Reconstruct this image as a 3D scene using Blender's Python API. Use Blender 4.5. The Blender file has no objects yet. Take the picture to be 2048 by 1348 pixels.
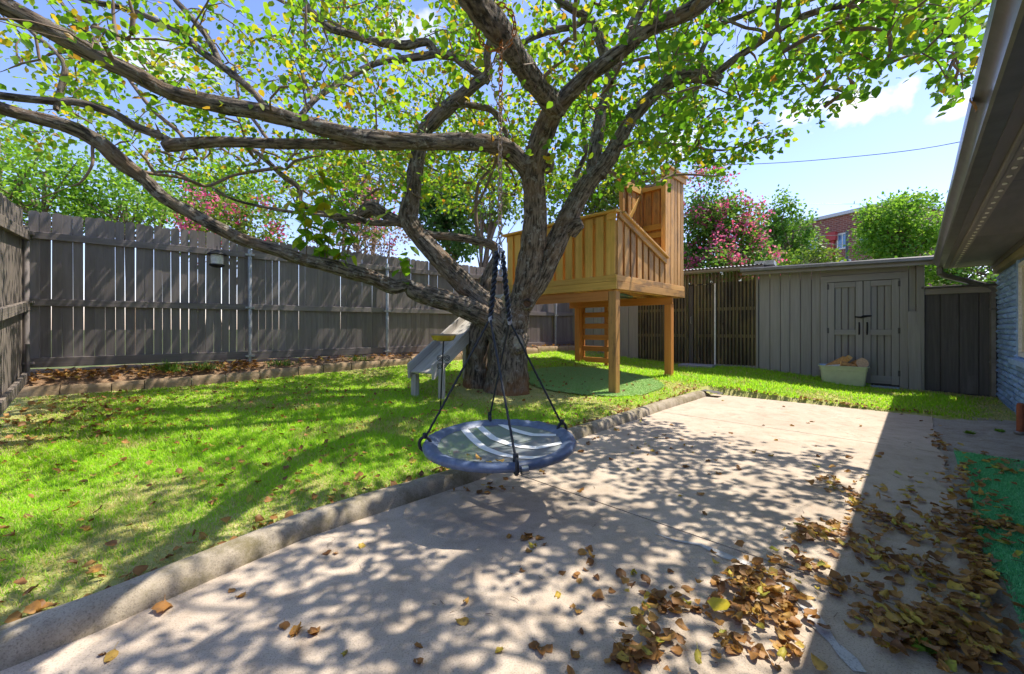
import bpy, math, random
import numpy as np
from mathutils import Vector, Matrix, noise

random.seed(7)
rng = np.random.default_rng(11)
scene = bpy.context.scene
COL = scene.collection
F, CX, HY, CZ = 822.0, 1024.0, 657.0, 1.15      # focal length in photo pixels, centre column, horizon row, eye height

# ------------------------------------------------------------------ camera
cam_data = bpy.data.cameras.new("camera")
cam = bpy.data.objects.new("camera", cam_data)
COL.objects.link(cam)
cam.location = (0, 0, CZ)
cam.rotation_euler = (math.radians(90), 0, 0)
cam_data.sensor_width = 36
cam_data.lens = 36 * F / 2048
cam_data.shift_y = (HY - 674) / 2048
cam_data.clip_start = 0.05
cam_data.clip_end = 2000
scene.camera = cam

# ------------------------------------------------------------------ sun and sky
SUN = Vector((0.500, 0.215, 1.0)).normalized()
SUN_EL = math.asin(SUN.z)
SUN_ROT = math.atan2(SUN.x, SUN.y)
sd = bpy.data.lights.new("sun", "SUN")
sd.energy = 2.0
sd.angle = math.radians(0.5)
sd.color = (1.0, 0.93, 0.82)
so = bpy.data.objects.new("sun", sd)
COL.objects.link(so)
so.rotation_euler = (-SUN).to_track_quat("-Z", "Y").to_euler()
so.location = (5, 3, 12)

scene.view_settings.view_transform = "Standard"
scene.view_settings.look = "None"
scene.view_settings.exposure = 1.95
scene.view_settings.gamma = 1.0
scene.view_settings.use_curve_mapping = False
scene.cycles.max_bounces = 10
scene.cycles.diffuse_bounces = 8
scene.cycles.transparent_max_bounces = 8
scene.cycles.transmission_bounces = 6
scene.cycles.sample_clamp_indirect = 6.0

world = bpy.data.worlds.new("World")
scene.world = world
world.use_nodes = True
wn, wl = world.node_tree.nodes, world.node_tree.links
wn.clear()
wo = wn.new("ShaderNodeOutputWorld")
bg = wn.new("ShaderNodeBackground")
bg.inputs[1].default_value = 0.15
sky = wn.new("ShaderNodeTexSky")
sky.sky_type = "NISHITA"
sky.sun_disc = False
sky.sun_elevation = SUN_EL
sky.sun_rotation = SUN_ROT
sky.altitude = 150
sky.air_density = 1.0
sky.dust_density = 0.5
sky.ozone_density = 2.0
wtc = wn.new("ShaderNodeTexCoord")
wsep = wn.new("ShaderNodeSeparateXYZ")
wl.new(wtc.outputs["Generated"], wsep.inputs[0])


def wmath(op, a, b=None):
    n = wn.new("ShaderNodeMath")
    n.operation = op
    for i, v in enumerate((a, b)):
        if v is None:
            continue
        if isinstance(v, (int, float)):
            n.inputs[i].default_value = v
        else:
            wl.new(v, n.inputs[i])
    return n.outputs[0]


wnoise = wn.new("ShaderNodeTexNoise")
wnoise.inputs["Scale"].default_value = 26.0
wnoise.inputs["Detail"].default_value = 6.0
wl.new(wtc.outputs["Generated"], wnoise.inputs["Vector"])
mask = None


def cloud(px, py, ax, az, dens):
    """a small fair-weather cloud in one direction of the sky"""
    global mask
    d = Vector(((px - CX) / F, 1.0, (HY - py) / F)).normalized()
    t = Vector((d.y, -d.x, 0)).normalized()
    h = wmath("ADD", wmath("MULTIPLY", wmath("SUBTRACT", wsep.outputs[0], d.x), t.x), wmath("MULTIPLY", wmath("SUBTRACT", wsep.outputs[1], d.y), t.y))
    h = wmath("DIVIDE", h, ax)
    z = wmath("DIVIDE", wmath("SUBTRACT", wsep.outputs[2], d.z), az)
    r = wmath("SQRT", wmath("ADD", wmath("MULTIPLY", h, h), wmath("MULTIPLY", z, z)))
    n = wmath("MULTIPLY", wmath("SUBTRACT", wnoise.outputs[0], 0.5), 2.2)
    m = wmath("MULTIPLY", wmath("SUBTRACT", wmath("ADD", n, 1.0), r), 1.6)
    m = wmath("MULTIPLY", wmath("MINIMUM", wmath("MAXIMUM", m, 0.0), 1.0), dens)
    mask = m if mask is None else wmath("MAXIMUM", mask, m)


cloud(1720, 214, 0.075, 0.028, 0.9)
cloud(1615, 222, 0.06, 0.022, 0.6)
cloud(1930, 205, 0.04, 0.02, 0.7)
cloud(1350, 288, 0.055, 0.03, 0.8)
for cxp, cyp, ca, cb in ((300, 120, 0.09, 0.03), (820, 60, 0.07, 0.03)):
    cloud(cxp, cyp, ca, cb, 0.5)
whs = wn.new("ShaderNodeHueSaturation")
whs.inputs["Saturation"].default_value = 1.12
whs.inputs["Value"].default_value = 0.60
wl.new(sky.outputs[0], whs.inputs["Color"])
wtint = wn.new("ShaderNodeMix")
wtint.data_type = "RGBA"
wtint.blend_type = "MULTIPLY"
wtint.inputs[0].default_value = 1.0
wtint.inputs[7].default_value = (1.0, 0.82, 0.90, 1)      # air a little less green than the model's
wl.new(whs.outputs[0], wtint.inputs[6])
wmix = wn.new("ShaderNodeMix")
wmix.data_type = "RGBA"
wl.new(mask, wmix.inputs[0])
wl.new(wtint.outputs[2], wmix.inputs[6])
wmix.inputs[7].default_value = (2.7, 2.65, 2.62, 1)
wl.new(wmix.outputs[2], bg.inputs[0])
wl.new(bg.outputs[0], wo.inputs[0])


# ------------------------------------------------------------------ places
def W(px, py, z):
    """the point that stands z metres in front of the eye on the ray of photo pixel px, py"""
    return Vector(((px - CX) / F * z, z, CZ - (py - HY) / F * z))


def G(px, py, z=0.0):
    d = F * (CZ - z) / (py - HY)
    return Vector(((px - CX) / F * d, d, z))


CA, SA = math.cos(math.radians(44.6)), math.sin(math.radians(44.6))
EU = Vector((SA, CA, 0))      # along the house and kerb, away from the eye
EV = Vector((CA, -SA, 0))     # across the yard, towards the house
EZ = Vector((0, 0, 1))


def UV(u, v, z=0.0):
    return EU * u + EV * v + EZ * z


def uv_of(p):
    return p.x * EU.x + p.y * EU.y, p.x * EV.x + p.y * EV.y


# ------------------------------------------------------------------ mesh helpers
WP = {}


def set_attr(me, name, arr, typ="FLOAT_VECTOR", key="vector"):
    a = me.attributes.new(name, typ, "POINT")
    a.data.foreach_set(key, np.asarray(arr, dtype=np.float32).ravel())


class MB:
    """collects shapes into one mesh; every vertex also keeps its own grain coordinate"""

    def __init__(self):
        self.v, self.f, self.g, self.n = [], [], [], 0

    def add(self, vs, fs, gs):
        o = len(self.v)
        self.v += [Vector(a) for a in vs]
        self.g += [tuple(a) for a in gs]
        self.f += [tuple(i + o for i in f) for f in fs]
        return self

    def box(self, c, size, ax=None, ch=0.0, grain=2):
        """a box with chamfered long edges; ax = three unit vectors; grain = the axis the grain runs along"""
        ax = ax or (Vector((1, 0, 0)), Vector((0, 1, 0)), EZ)
        order = {0: (1, 2, 0), 1: (2, 0, 1), 2: (0, 1, 2)}[grain]
        a, b, l = (ax[i] for i in order)
        sa, sb, sl = (size[i] / 2 for i in order)
        c = Vector(c)
        ch = min(ch, sa * 0.6, sb * 0.6)
        if ch > 0:
            ring = [(sa, -sb + ch), (sa, sb - ch), (sa - ch, sb), (-sa + ch, sb), (-sa, sb - ch), (-sa, -sb + ch), (-sa + ch, -sb), (sa - ch, -sb)]
        else:
            ring = [(sa, -sb), (sa, sb), (-sa, sb), (-sa, -sb)]
        n = len(ring)
        o = random.random() * 7 + self.n
        self.n += 3.1
        vs, gs = [], []
        for s in (-sl, sl):
            for x, y in ring:
                vs.append(c + a * x + b * y + l * s)
                gs.append((x + o, y, s))
        fs = [(i, (i + 1) % n, n + (i + 1) % n, n + i) for i in range(n)]
        fs += [tuple(range(n - 1, -1, -1)), tuple(range(n, 2 * n))]
        return self.add(vs, fs, gs)

    def beam(self, p, q, w, h, up=EZ, ch=0.0):
        """a bar from p to q, w across and h along up"""
        p, q = Vector(p), Vector(q)
        d = (q - p)
        L = d.length
        d.normalize()
        s = d.cross(up).normalized()
        t = s.cross(d).normalized()
        return self.box((p + q) / 2, (w, h, L), (s, t, d), ch, 2)

    def prism(self, pts, depth, org, ex, ey, ez, grain=1):
        """outline pts in the ex, ey plane, from org, extruded along ez; grain 1 = along ey"""
        o = random.random() * 7 + self.n
        self.n += 3.1
        vs, gs = [], []
        n = len(pts)
        for s in (0, depth):
            for x, y in pts:
                vs.append(org + ex * x + ey * y + ez * s)
                gs.append((x + o, s, y) if grain == 1 else (y + o, s, x))
        fs = [(i, (i + 1) % n, n + (i + 1) % n, n + i) for i in range(n)]
        fs += [tuple(range(n - 1, -1, -1)), tuple(range(n, 2 * n))]
        return self.add(vs, fs, gs)

    def tube(self, pts, rs, sides=8, cap=True, ell=None):
        pts = [Vector(p) for p in pts]
        if not isinstance(rs, (list, tuple)):
            rs = [rs] * len(pts)
        t0 = (pts[1] - pts[0]).normalized()
        ref = EZ if abs(t0.z) < 0.9 else Vector((1, 0, 0))
        nrm = t0.cross(ref).normalized()
        vs, gs, L = [], [], 0.0
        o = random.random() * 9
        for i, p in enumerate(pts):
            t = (pts[min(i + 1, len(pts) - 1)] - pts[max(i - 1, 0)]).normalized()
            nrm = (nrm - t * nrm.dot(t)).normalized()
            bn = t.cross(nrm)
            if i:
                L += (p - pts[i - 1]).length
            for k in range(sides):
                a = 2 * math.pi * k / sides
                vs.append(p + (nrm * math.cos(a) + bn * math.sin(a)) * rs[i])
                gs.append((math.cos(a) * rs[i] + o, math.sin(a) * rs[i], L))
        n = len(pts)
        fs = [(i * sides + k, i * sides + (k + 1) % sides, (i + 1) * sides + (k + 1) % sides, (i + 1) * sides + k) for i in range(n - 1) for k in range(sides)]
        if cap:
            fs += [tuple(range(sides - 1, -1, -1)), tuple(range((n - 1) * sides, n * sides))]
        return self.add(vs, fs, gs)

    def lathe(self, prof, c, sides=32, ax=None, close=False):
        """profile (r, z) turned about the axis through c"""
        ex, ey, ez = ax or (Vector((1, 0, 0)), Vector((0, 1, 0)), EZ)
        c = Vector(c)
        vs, gs = [], []
        for r, z in prof:
            for k in range(sides):
                a = 2 * math.pi * k / sides
                vs.append(c + ex * (r * math.cos(a)) + ey * (r * math.sin(a)) + ez * z)
                gs.append((r * math.cos(a), r * math.sin(a), z))
        n = len(prof)
        m = n if close else n - 1
        fs = [(i * sides + k, i * sides + (k + 1) % sides, ((i + 1) % n) * sides + (k + 1) % sides, ((i + 1) % n) * sides + k) for i in range(m) for k in range(sides)]
        if not close:
            if prof[0][0] > 1e-6:
                fs.append(tuple(range(sides - 1, -1, -1)))
            if prof[-1][0] > 1e-6:
                fs.append(tuple(range((n - 1) * sides, n * sides)))
        return self.add(vs, fs, gs)

    def mesh(self, name, mat, origin, smooth=None):
        me = bpy.data.meshes.new(name)
        me.from_pydata([v - origin for v in self.v], [], self.f)
        set_attr(me, "gco", self.g)
        if mat:
            me.materials.append(mat)
        if smooth is not None:
            me.polygons.foreach_set("use_smooth", [True] * len(me.polygons))
            me.set_sharp_from_angle(angle=math.radians(smooth))
        me.update()
        return me

    def build(self, name, mat, parent=None, smooth=None, **tags):
        xs = [v.x for v in self.v]
        ys = [v.y for v in self.v]
        zs = [v.z for v in self.v]
        org = Vector(((min(xs) + max(xs)) / 2, (min(ys) + max(ys)) / 2, min(zs)))
        return place(self.mesh(name, mat, org, smooth), name, org, parent, **tags)


def place(me, name, org, parent=None, rot=None, scale=None, **tags):
    o = bpy.data.objects.new(name, me)
    COL.objects.link(o)
    org = Vector(org)
    if parent is not None:
        o.parent = parent
        o.location = org - WP[parent.name]
    else:
        o.location = org
    if rot is not None:
        o.rotation_euler = rot
    if scale is not None:
        o.scale = scale
    WP[o.name] = org
    for k, v in tags.items():
        o[{"cat": "category"}.get(k, k)] = v
    return o


def thing(name, label, cat, loc, group=None):
    return place(None, name, loc, None, label=label, cat=cat, **({"group": group} if group else {}))


def fast_mesh(name, verts, polys, mat, smooth=True, attrs=None):
    """verts (n,3); polys = list of (array (m,k)) of equal-sided faces"""
    me = bpy.data.meshes.new(name)
    verts = np.asarray(verts, dtype=np.float32)
    me.vertices.add(len(verts))
    me.vertices.foreach_set("co", verts.ravel())
    idx = np.concatenate([p.ravel() for p in polys]).astype(np.int32)
    tot = np.concatenate([np.full(len(p), p.shape[1], dtype=np.int32) for p in polys])
    start = np.concatenate(([0], np.cumsum(tot)[:-1])).astype(np.int32)
    me.loops.add(len(idx))
    me.loops.foreach_set("vertex_index", idx)
    me.polygons.add(len(tot))
    me.polygons.foreach_set("loop_start", start)
    if smooth:
        me.polygons.foreach_set("use_smooth", np.ones(len(tot), dtype=bool))
    me.update(calc_edges=True)
    me.materials.append(mat)
    for k, v in (attrs or {}).items():
        if v.ndim == 1:
            set_attr(me, k, v, "FLOAT", "value")
        else:
            set_attr(me, k, v)
    return me


def norm_rows(a):
    return a / np.maximum(np.linalg.norm(a, axis=1, keepdims=True), 1e-9)


def scatter(name, tv, tf, pos, fwd, up, size, mat, lc, width=None):
    """copies of one small template (x across, y along, z up) joined into one mesh"""
    tv = np.asarray(tv, dtype=np.float64)
    fwd = norm_rows(fwd)
    side = norm_rows(np.cross(fwd, up))
    nup = np.cross(side, fwd)
    size = np.asarray(size)[:, None]
    wd = size if width is None else np.asarray(width)[:, None]
    n, k = len(pos), len(tv)
    v = pos[:, None, :] + side[:, None, :] * (tv[None, :, 0:1] * wd[:, None]) + fwd[:, None, :] * (tv[None, :, 1:2] * size[:, None]) + nup[:, None, :] * (tv[None, :, 2:3] * size[:, None])
    off = (np.arange(n) * k)[:, None]
    polys = []
    for q in (3, 4):
        ff = np.array([f for f in tf if len(f) == q], dtype=np.int64)
        if len(ff):
            polys.append((off[:, :, None] + ff[None]).reshape(-1, q))
    return fast_mesh(name, v.reshape(-1, 3), polys, mat, True, {"lc": np.repeat(lc, k), "tip": np.tile(tv[:, 1], n)})


# ------------------------------------------------------------------ materials
def new_mat(name):
    m = bpy.data.materials.new(name)
    m.use_nodes = True
    nt = m.node_tree
    nt.nodes.clear()
    out = nt.nodes.new("ShaderNodeOutputMaterial")
    p = nt.nodes.new("ShaderNodeBsdfPrincipled")
    nt.links.new(p.outputs[0], out.inputs[0])
    return m, nt, p, out


def node(nt, typ, **kw):
    n = nt.nodes.new(typ)
    for k, v in kw.items():
        setattr(n, k, v)
    return n


def mixrgb(nt, fac, a, b, blend="MIX"):
    n = node(nt, "ShaderNodeMix", data_type="RGBA", blend_type=blend)
    for s, v in ((0, fac), (6, a), (7, b)):
        if isinstance(v, (int, float)):
            n.inputs[s].default_value = v
        elif isinstance(v, tuple):
            n.inputs[s].default_value = (*v[:3], 1)
        else:
            nt.links.new(v, n.inputs[s])
    return n.outputs[2]


def ramp(nt, val, stops):
    r = node(nt, "ShaderNodeValToRGB")
    e = r.color_ramp.elements
    while len(e) < len(stops):
        e.new(0.5)
    for i, (p, c) in enumerate(stops):
        e[i].position = p
        e[i].color = (*c, 1) if isinstance(c, tuple) else (c, c, c, 1)
    nt.links.new(val, r.inputs[0])
    return r.outputs[0]


def coords(nt, kind="gco", scale=(1, 1, 1), rand=True):
    if kind == "gco":
        a = node(nt, "ShaderNodeAttribute", attribute_name="gco")
        v = a.outputs["Vector"]
    else:
        a = node(nt, "ShaderNodeNewGeometry")
        v = a.outputs["Position"]
    if rand and kind == "gco":
        oi = node(nt, "ShaderNodeObjectInfo")
        m = node(nt, "ShaderNodeVectorMath", operation="ADD")
        mm = node(nt, "ShaderNodeMath", operation="MULTIPLY")
        mm.inputs[1].default_value = 37.0
        nt.links.new(oi.outputs["Random"], mm.inputs[0])
        nt.links.new(v, m.inputs[0])
        nt.links.new(mm.outputs[0], m.inputs[1])
        v = m.outputs[0]
    mp = node(nt, "ShaderNodeVectorMath", operation="MULTIPLY")
    nt.links.new(v, mp.inputs[0])
    mp.inputs[1].default_value = scale
    return mp.outputs[0]


def tex(nt, vec, scale, detail=4, rough=0.6, kind="noise"):
    if kind == "noise":
        n = node(nt, "ShaderNodeTexNoise")
        n.inputs["Detail"].default_value = detail
        n.inputs["Roughness"].default_value = rough
        n.inputs["Scale"].default_value = scale
        nt.links.new(vec, n.inputs["Vector"])
        return n.outputs[0]
    n = node(nt, "ShaderNodeTexVoronoi")
    n.inputs["Scale"].default_value = scale
    nt.links.new(vec, n.inputs["Vector"])
    return n.outputs["Distance"]


def bump(nt, p, h, dist=0.01, strength=0.5):
    b = node(nt, "ShaderNodeBump")
    b.inputs["Strength"].default_value = strength
    b.inputs["Distance"].default_value = dist
    nt.links.new(h, b.inputs["Height"])
    nt.links.new(b.outputs[0], p.inputs["Normal"])


def wood(name, c1, c2, c3, rough=0.75, gscale=(28, 28, 2.0), bumpd=0.004, spread=0.25, wear=0.3, wear_lo=0.55):
    """painted or bare boards: grain along the board, a tone of its own for each board, worn patches"""
    m, nt, p, out = new_mat(name)
    g = tex(nt, coords(nt, scale=gscale), 1.0, 5, 0.65)
    col = mixrgb(nt, ramp(nt, g, [(0.32, 0.0), (0.68, 1.0)]), c1, c2)
    w = tex(nt, coords(nt, scale=(5, 5, 1.6)), 1.0, 6, 0.7)
    f = node(nt, "ShaderNodeMath", operation="MULTIPLY")
    nt.links.new(ramp(nt, w, [(wear_lo, 0.0), (wear_lo + 0.16, 1.0)]), f.inputs[0])
    f.inputs[1].default_value = wear
    col = mixrgb(nt, f.outputs[0], col, c3)
    oi = node(nt, "ShaderNodeObjectInfo")
    hv = node(nt, "ShaderNodeHueSaturation")
    mr = node(nt, "ShaderNodeMapRange")
    mr.inputs[3].default_value = 1 - spread
    mr.inputs[4].default_value = 1 + spread
    nt.links.new(oi.outputs["Random"], mr.inputs[0])
    nt.links.new(mr.outputs[0], hv.inputs["Value"])
    nt.links.new(col, hv.inputs["Color"])
    nt.links.new(hv.outputs[0], p.inputs["Base Color"])
    p.inputs["Roughness"].default_value = rough
    p.inputs["Specular IOR Level"].default_value = 0.3
    bump(nt, p, g, bumpd, 0.6)
    return m


def plain(name, c, rough=0.6, metal=0.0, var=0.15, scale=30, bumpd=0.0, c2=None, pos=False, spec=0.4):
    m, nt, p, out = new_mat(name)
    v = coords(nt, "pos" if pos else "gco")
    n = tex(nt, v, scale, 5, 0.65)
    b = c2 or tuple(max(0, x * (1 - var * 2)) for x in c)
    a = c if c2 else tuple(x * (1 + var) for x in c)
    nt.links.new(mixrgb(nt, ramp(nt, n, [(0.3, 0.0), (0.7, 1.0)]), b, a), p.inputs["Base Color"])
    p.inputs["Roughness"].default_value = rough
    p.inputs["Metallic"].default_value = metal
    p.inputs["Specular IOR Level"].default_value = spec
    if bumpd:
        bump(nt, p, n, bumpd, 0.6)
    return m


def leaf_mat(name, stops, trans=0.45, rough=0.5, tcol=1.6, patch=None):
    """leaves: a colour picked per leaf, light passing through"""
    m, nt, p, out = new_mat(name)
    a = node(nt, "ShaderNodeAttribute", attribute_name="lc")
    col = ramp(nt, a.outputs["Fac"], stops)
    n = tex(nt, coords(nt, "pos"), 40 if patch is None else patch[0], 3)
    if patch:
        col = mixrgb(nt, ramp(nt, n, [(patch[1], 0.0), (patch[1] + 0.2, 1.0)]), col, patch[2])
    else:
        col = mixrgb(nt, n, mixrgb(nt, 1.0, col, (0.75, 0.75, 0.75), "MULTIPLY"), col)
    nt.links.new(col, p.inputs["Base Color"])
    p.inputs["Roughness"].default_value = rough
    p.inputs["Specular IOR Level"].default_value = 0.35
    t = node(nt, "ShaderNodeBsdfTranslucent")
    nt.links.new(mixrgb(nt, 1.0, col, (tcol, tcol, tcol * 0.7), "MULTIPLY"), t.inputs[0])
    s = node(nt, "ShaderNodeMixShader")
    s.inputs[0].default_value = trans
    nt.links.new(p.outputs[0], s.inputs[1])
    nt.links.new(t.outputs[0], s.inputs[2])
    nt.links.new(s.outputs[0], out.inputs[0])
    return m
FENCE = wood("fence_paint", (0.18, 0.157, 0.152), (0.25, 0.217, 0.21), (0.33, 0.29, 0.275), 0.7, (26, 26, 1.6), 0.003, 0.16, 0.35, 0.56)
FENCE_OLD = wood("weathered_fence", (0.14, 0.12, 0.105), (0.24, 0.20, 0.17), (0.36, 0.29, 0.23), 0.8, (40, 40, 1.2), 0.004, 0.2, 0.5, 0.5)
SHED = wood("shed_paint", (0.235, 0.225, 0.21), (0.295, 0.283, 0.262), (0.40, 0.385, 0.365), 0.6, (30, 30, 1.5), 0.002, 0.07, 0.2, 0.62)
SHED_DARK = wood("dark_panel_paint", (0.055, 0.051, 0.051), (0.09, 0.084, 0.082), (0.17, 0.17, 0.17), 0.55, (34, 34, 1.4), 0.004, 0.08, 0.35, 0.58)
CEDAR = wood("cedar", (0.52, 0.265, 0.075), (0.68, 0.38, 0.13), (0.19, 0.115, 0.06), 0.65, (30, 30, 1.3), 0.003, 0.28, 0.75, 0.49)
CEDAR_GREEN = wood("mossy_cedar", (0.60, 0.34, 0.07), (0.74, 0.45, 0.11), (0.42, 0.28, 0.05), 0.65, (30, 30, 1.3), 0.003, 0.16, 0.6, 0.5)
CEDAR_RED = wood("red_cedar", (0.50, 0.19, 0.045), (0.64, 0.27, 0.07), (0.33, 0.16, 0.06), 0.6, (26, 26, 1.2), 0.003, 0.12, 0.3, 0.55)
GREYWOOD = wood("grey_wood", (0.34, 0.31, 0.28), (0.50, 0.47, 0.43), (0.22, 0.19, 0.15), 0.8, (34, 34, 1.2), 0.004, 0.12, 0.5, 0.52)
PIPE = plain("galvanised_steel", (0.42, 0.43, 0.44), 0.42, 0.6, 0.15, 18)
BLACKMETAL = plain("black_metal", (0.02, 0.02, 0.02), 0.45, 0.6)
DARKTRIM = plain("bronze_gutter", (0.17, 0.162, 0.145), 0.3, 0.35, 0.15, 6)
SOFFIT = wood("soffit_paint", (0.10, 0.093, 0.092), (0.16, 0.147, 0.145), (0.27, 0.25, 0.24), 0.5, (6, 6, 1.0), 0.001, 0.05, 0.3, 0.6)
FASCIA = wood("fascia_paint", (0.20, 0.185, 0.16), (0.26, 0.24, 0.21), (0.15, 0.14, 0.13), 0.6, (20, 20, 1.5), 0.001, 0.06, 0.3, 0.6)
OLIVE = wood("olive_trim", (0.22, 0.185, 0.09), (0.30, 0.26, 0.15), (0.10, 0.09, 0.06), 0.6, (20, 20, 1.5), 0.002, 0.05, 0.5, 0.5)
BLUE = plain("blue_paint", (0.29, 0.44, 0.70), 0.45, 0, 0.12, 22, 0.004)
_nt = BLUE.node_tree
_p = next(n for n in _nt.nodes if n.type == "BSDF_PRINCIPLED")
_src = _p.inputs["Base Color"].links[0].from_socket
_oi = node(_nt, "ShaderNodeObjectInfo")
_hv = node(_nt, "ShaderNodeHueSaturation")
_mr = node(_nt, "ShaderNodeMapRange")
_mr.inputs[3].default_value, _mr.inputs[4].default_value = 0.72, 1.25
_nt.links.new(_oi.outputs["Random"], _mr.inputs[0])
_nt.links.new(_mr.outputs[0], _hv.inputs["Value"])
_nt.links.new(_src, _hv.inputs["Color"])
_nt.links.new(_hv.outputs[0], _p.inputs["Base Color"])
BLUE_DEEP = plain("blue_mortar", (0.16, 0.26, 0.44), 0.6, 0, 0.12, 22, 0.003)
WHITE = plain("white_paint", (0.75, 0.74, 0.70), 0.5)
GLASS = plain("dark_glass", (0.05, 0.06, 0.07), 0.08, 0, 0.05, 5, 0, None, False, 0.8)
ROOF = plain("roof_felt", (0.13, 0.12, 0.115), 0.85, 0, 0.2, 30, 0.004)
TIN = plain("tin_roof", (0.5, 0.5, 0.5), 0.4, 0.5, 0.12, 12)
STONE = plain("edging_stone", (0.46, 0.33, 0.20), 0.85, 0, 0.2, 9, 0.02, (0.25, 0.17, 0.10))
RUST = plain("rusty_pipe", (0.36, 0.10, 0.04), 0.7, 0.1, 0.3, 25, 0.003, (0.18, 0.06, 0.03))


def concrete(name, a, b, stain, moss=None):
    m, nt, p, out = new_mat(name)
    v = coords(nt, "pos")
    big = tex(nt, v, 1.3, 8, 0.68)
    mid = tex(nt, v, 7, 6, 0.7)
    fine = tex(nt, v, 160, 3, 0.6)
    col = mixrgb(nt, ramp(nt, big, [(0.35, 0.0), (0.65, 1.0)]), a, b)
    col = mixrgb(nt, ramp(nt, mid, [(0.48, 0.0), (0.72, 0.75)]), col, stain)
    col = mixrgb(nt, ramp(nt, fine, [(0.52, 0.0), (0.66, 0.6)]), col, tuple(x * 0.42 for x in a))
    sp = tex(nt, v, 420, 2, 0.5)
    col = mixrgb(nt, ramp(nt, sp, [(0.6, 0.0), (0.75, 0.45)]), col, (0.6, 0.56, 0.5))
    blot = tex(nt, v, 2.3, 7, 0.75)
    col = mixrgb(nt, ramp(nt, blot, [(0.56, 0.0), (0.70, 0.5)]), col, tuple(x * 0.62 for x in stain))
    rust = tex(nt, v, 1.7, 6, 0.7)
    col = mixrgb(nt, ramp(nt, rust, [(0.60, 0.0), (0.74, 0.5)]), col, (0.36, 0.22, 0.12))
    grit = tex(nt, v, 75, 4, 0.8)
    col = mixrgb(nt, ramp(nt, grit, [(0.58, 0.0), (0.67, 0.55)]), col, (0.17, 0.135, 0.105))
    cv = node(nt, "ShaderNodeTexVoronoi", feature="DISTANCE_TO_EDGE")
    cv.inputs["Scale"].default_value = 0.55
    wv = node(nt, "ShaderNodeTexNoise")
    wv.inputs["Scale"].default_value = 3.0
    wv.inputs["Detail"].default_value = 6.0
    nt.links.new(v, wv.inputs["Vector"])
    wa = node(nt, "ShaderNodeVectorMath", operation="MULTIPLY_ADD")
    nt.links.new(wv.outputs["Color"], wa.inputs[0])
    wa.inputs[1].default_value = (0.5, 0.5, 0.5)
    nt.links.new(v, wa.inputs[2])
    nt.links.new(wa.outputs[0], cv.inputs["Vector"])
    line = ramp(nt, cv.outputs["Distance"], [(0.0, 1.0), (0.0035, 0.0)])
    gate_ = node(nt, "ShaderNodeMath", operation="MULTIPLY")
    nt.links.new(line, gate_.inputs[0])
    nt.links.new(ramp(nt, big, [(0.5, 0.0), (0.58, 0.8)]), gate_.inputs[1])
    col = mixrgb(nt, gate_.outputs[0], col, (0.09, 0.075, 0.06))
    if moss:
        ms = tex(nt, v, 3.2, 6, 0.75)
        col = mixrgb(nt, ramp(nt, ms, [(0.47, 0.0), (0.62, 0.75)]), col, moss)
    nt.links.new(col, p.inputs["Base Color"])
    p.inputs["Roughness"].default_value = 0.85
    p.inputs["Specular IOR Level"].default_value = 0.25
    ad = node(nt, "ShaderNodeMath", operation="ADD")
    nt.links.new(mid, ad.inputs[0])
    nt.links.new(fine, ad.inputs[1])
    bump(nt, p, ad.outputs[0], 0.004, 0.5)
    return m


CONCRETE = concrete("patio_concrete", (0.45, 0.365, 0.28), (0.59, 0.49, 0.385), (0.35, 0.27, 0.195))
KERB = concrete("kerb_concrete", (0.34, 0.285, 0.21), (0.47, 0.40, 0.30), (0.20, 0.17, 0.12), (0.15, 0.125, 0.05))
PATCH = concrete("crack_filler", (0.50, 0.49, 0.48), (0.58, 0.57, 0.56), (0.42, 0.4, 0.38))


def ground_mat(name, stops, scale=6, fine=60, bumpd=0.02):
    m, nt, p, out = new_mat(name)
    v = coords(nt, "pos")
    a = tex(nt, v, scale, 6, 0.7)
    b = tex(nt, v, fine, 5, 0.7)
    s = node(nt, "ShaderNodeMath", operation="ADD")
    s.inputs[1].default_value = 0
    mm = node(nt, "ShaderNodeMath", operation="MULTIPLY")
    mm.inputs[1].default_value = 0.5
    nt.links.new(a, s.inputs[0])
    nt.links.new(b, s.inputs[1])
    nt.links.new(s.outputs[0], mm.inputs[0])
    nt.links.new(ramp(nt, mm.outputs[0], stops), p.inputs["Base Color"])
    p.inputs["Roughness"].default_value = 0.95
    p.inputs["Specular IOR Level"].default_value = 0.1
    bump(nt, p, b, bumpd, 0.7)
    return m


SOIL = ground_mat("lawn_thatch", [(0.3, (0.22, 0.26, 0.06)), (0.5, (0.40, 0.40, 0.14)), (0.68, (0.62, 0.52, 0.30))])
DIRT = ground_mat("dirt", [(0.3, (0.22, 0.17, 0.125)), (0.5, (0.40, 0.35, 0.295)), (0.7, (0.56, 0.51, 0.45))], 5, 80, 0.02)
MULCH = ground_mat("bed_soil", [(0.3, (0.13, 0.075, 0.045)), (0.5, (0.27, 0.17, 0.10)), (0.7, (0.42, 0.29, 0.18))], 8, 45, 0.03)
FAR = ground_mat("far_ground", [(0.3, (0.07, 0.10, 0.03)), (0.7, (0.16, 0.17, 0.07))], 0.3, 3, 0.05)

# ------------------------------------------------------------------ the ground
KU = [-3.0, -1.5, 0.0, 0.8, 1.98, 3.6, 5.5, 7.6]
KV = [-2.0, -2.10, -2.22, -2.40, -2.38, -2.52, -2.55, -2.55]
KW, KH = 0.125, 0.095
UEND = 7.68


def kerb_v(u):
    return np.interp(u, KU, KV)


def border_v(u):
    return -7.87 + 0.154 * np.asarray(u)


def smooth01(x):
    x = np.clip(x, 0, 1)
    return x * x * (3 - 2 * x)


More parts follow.
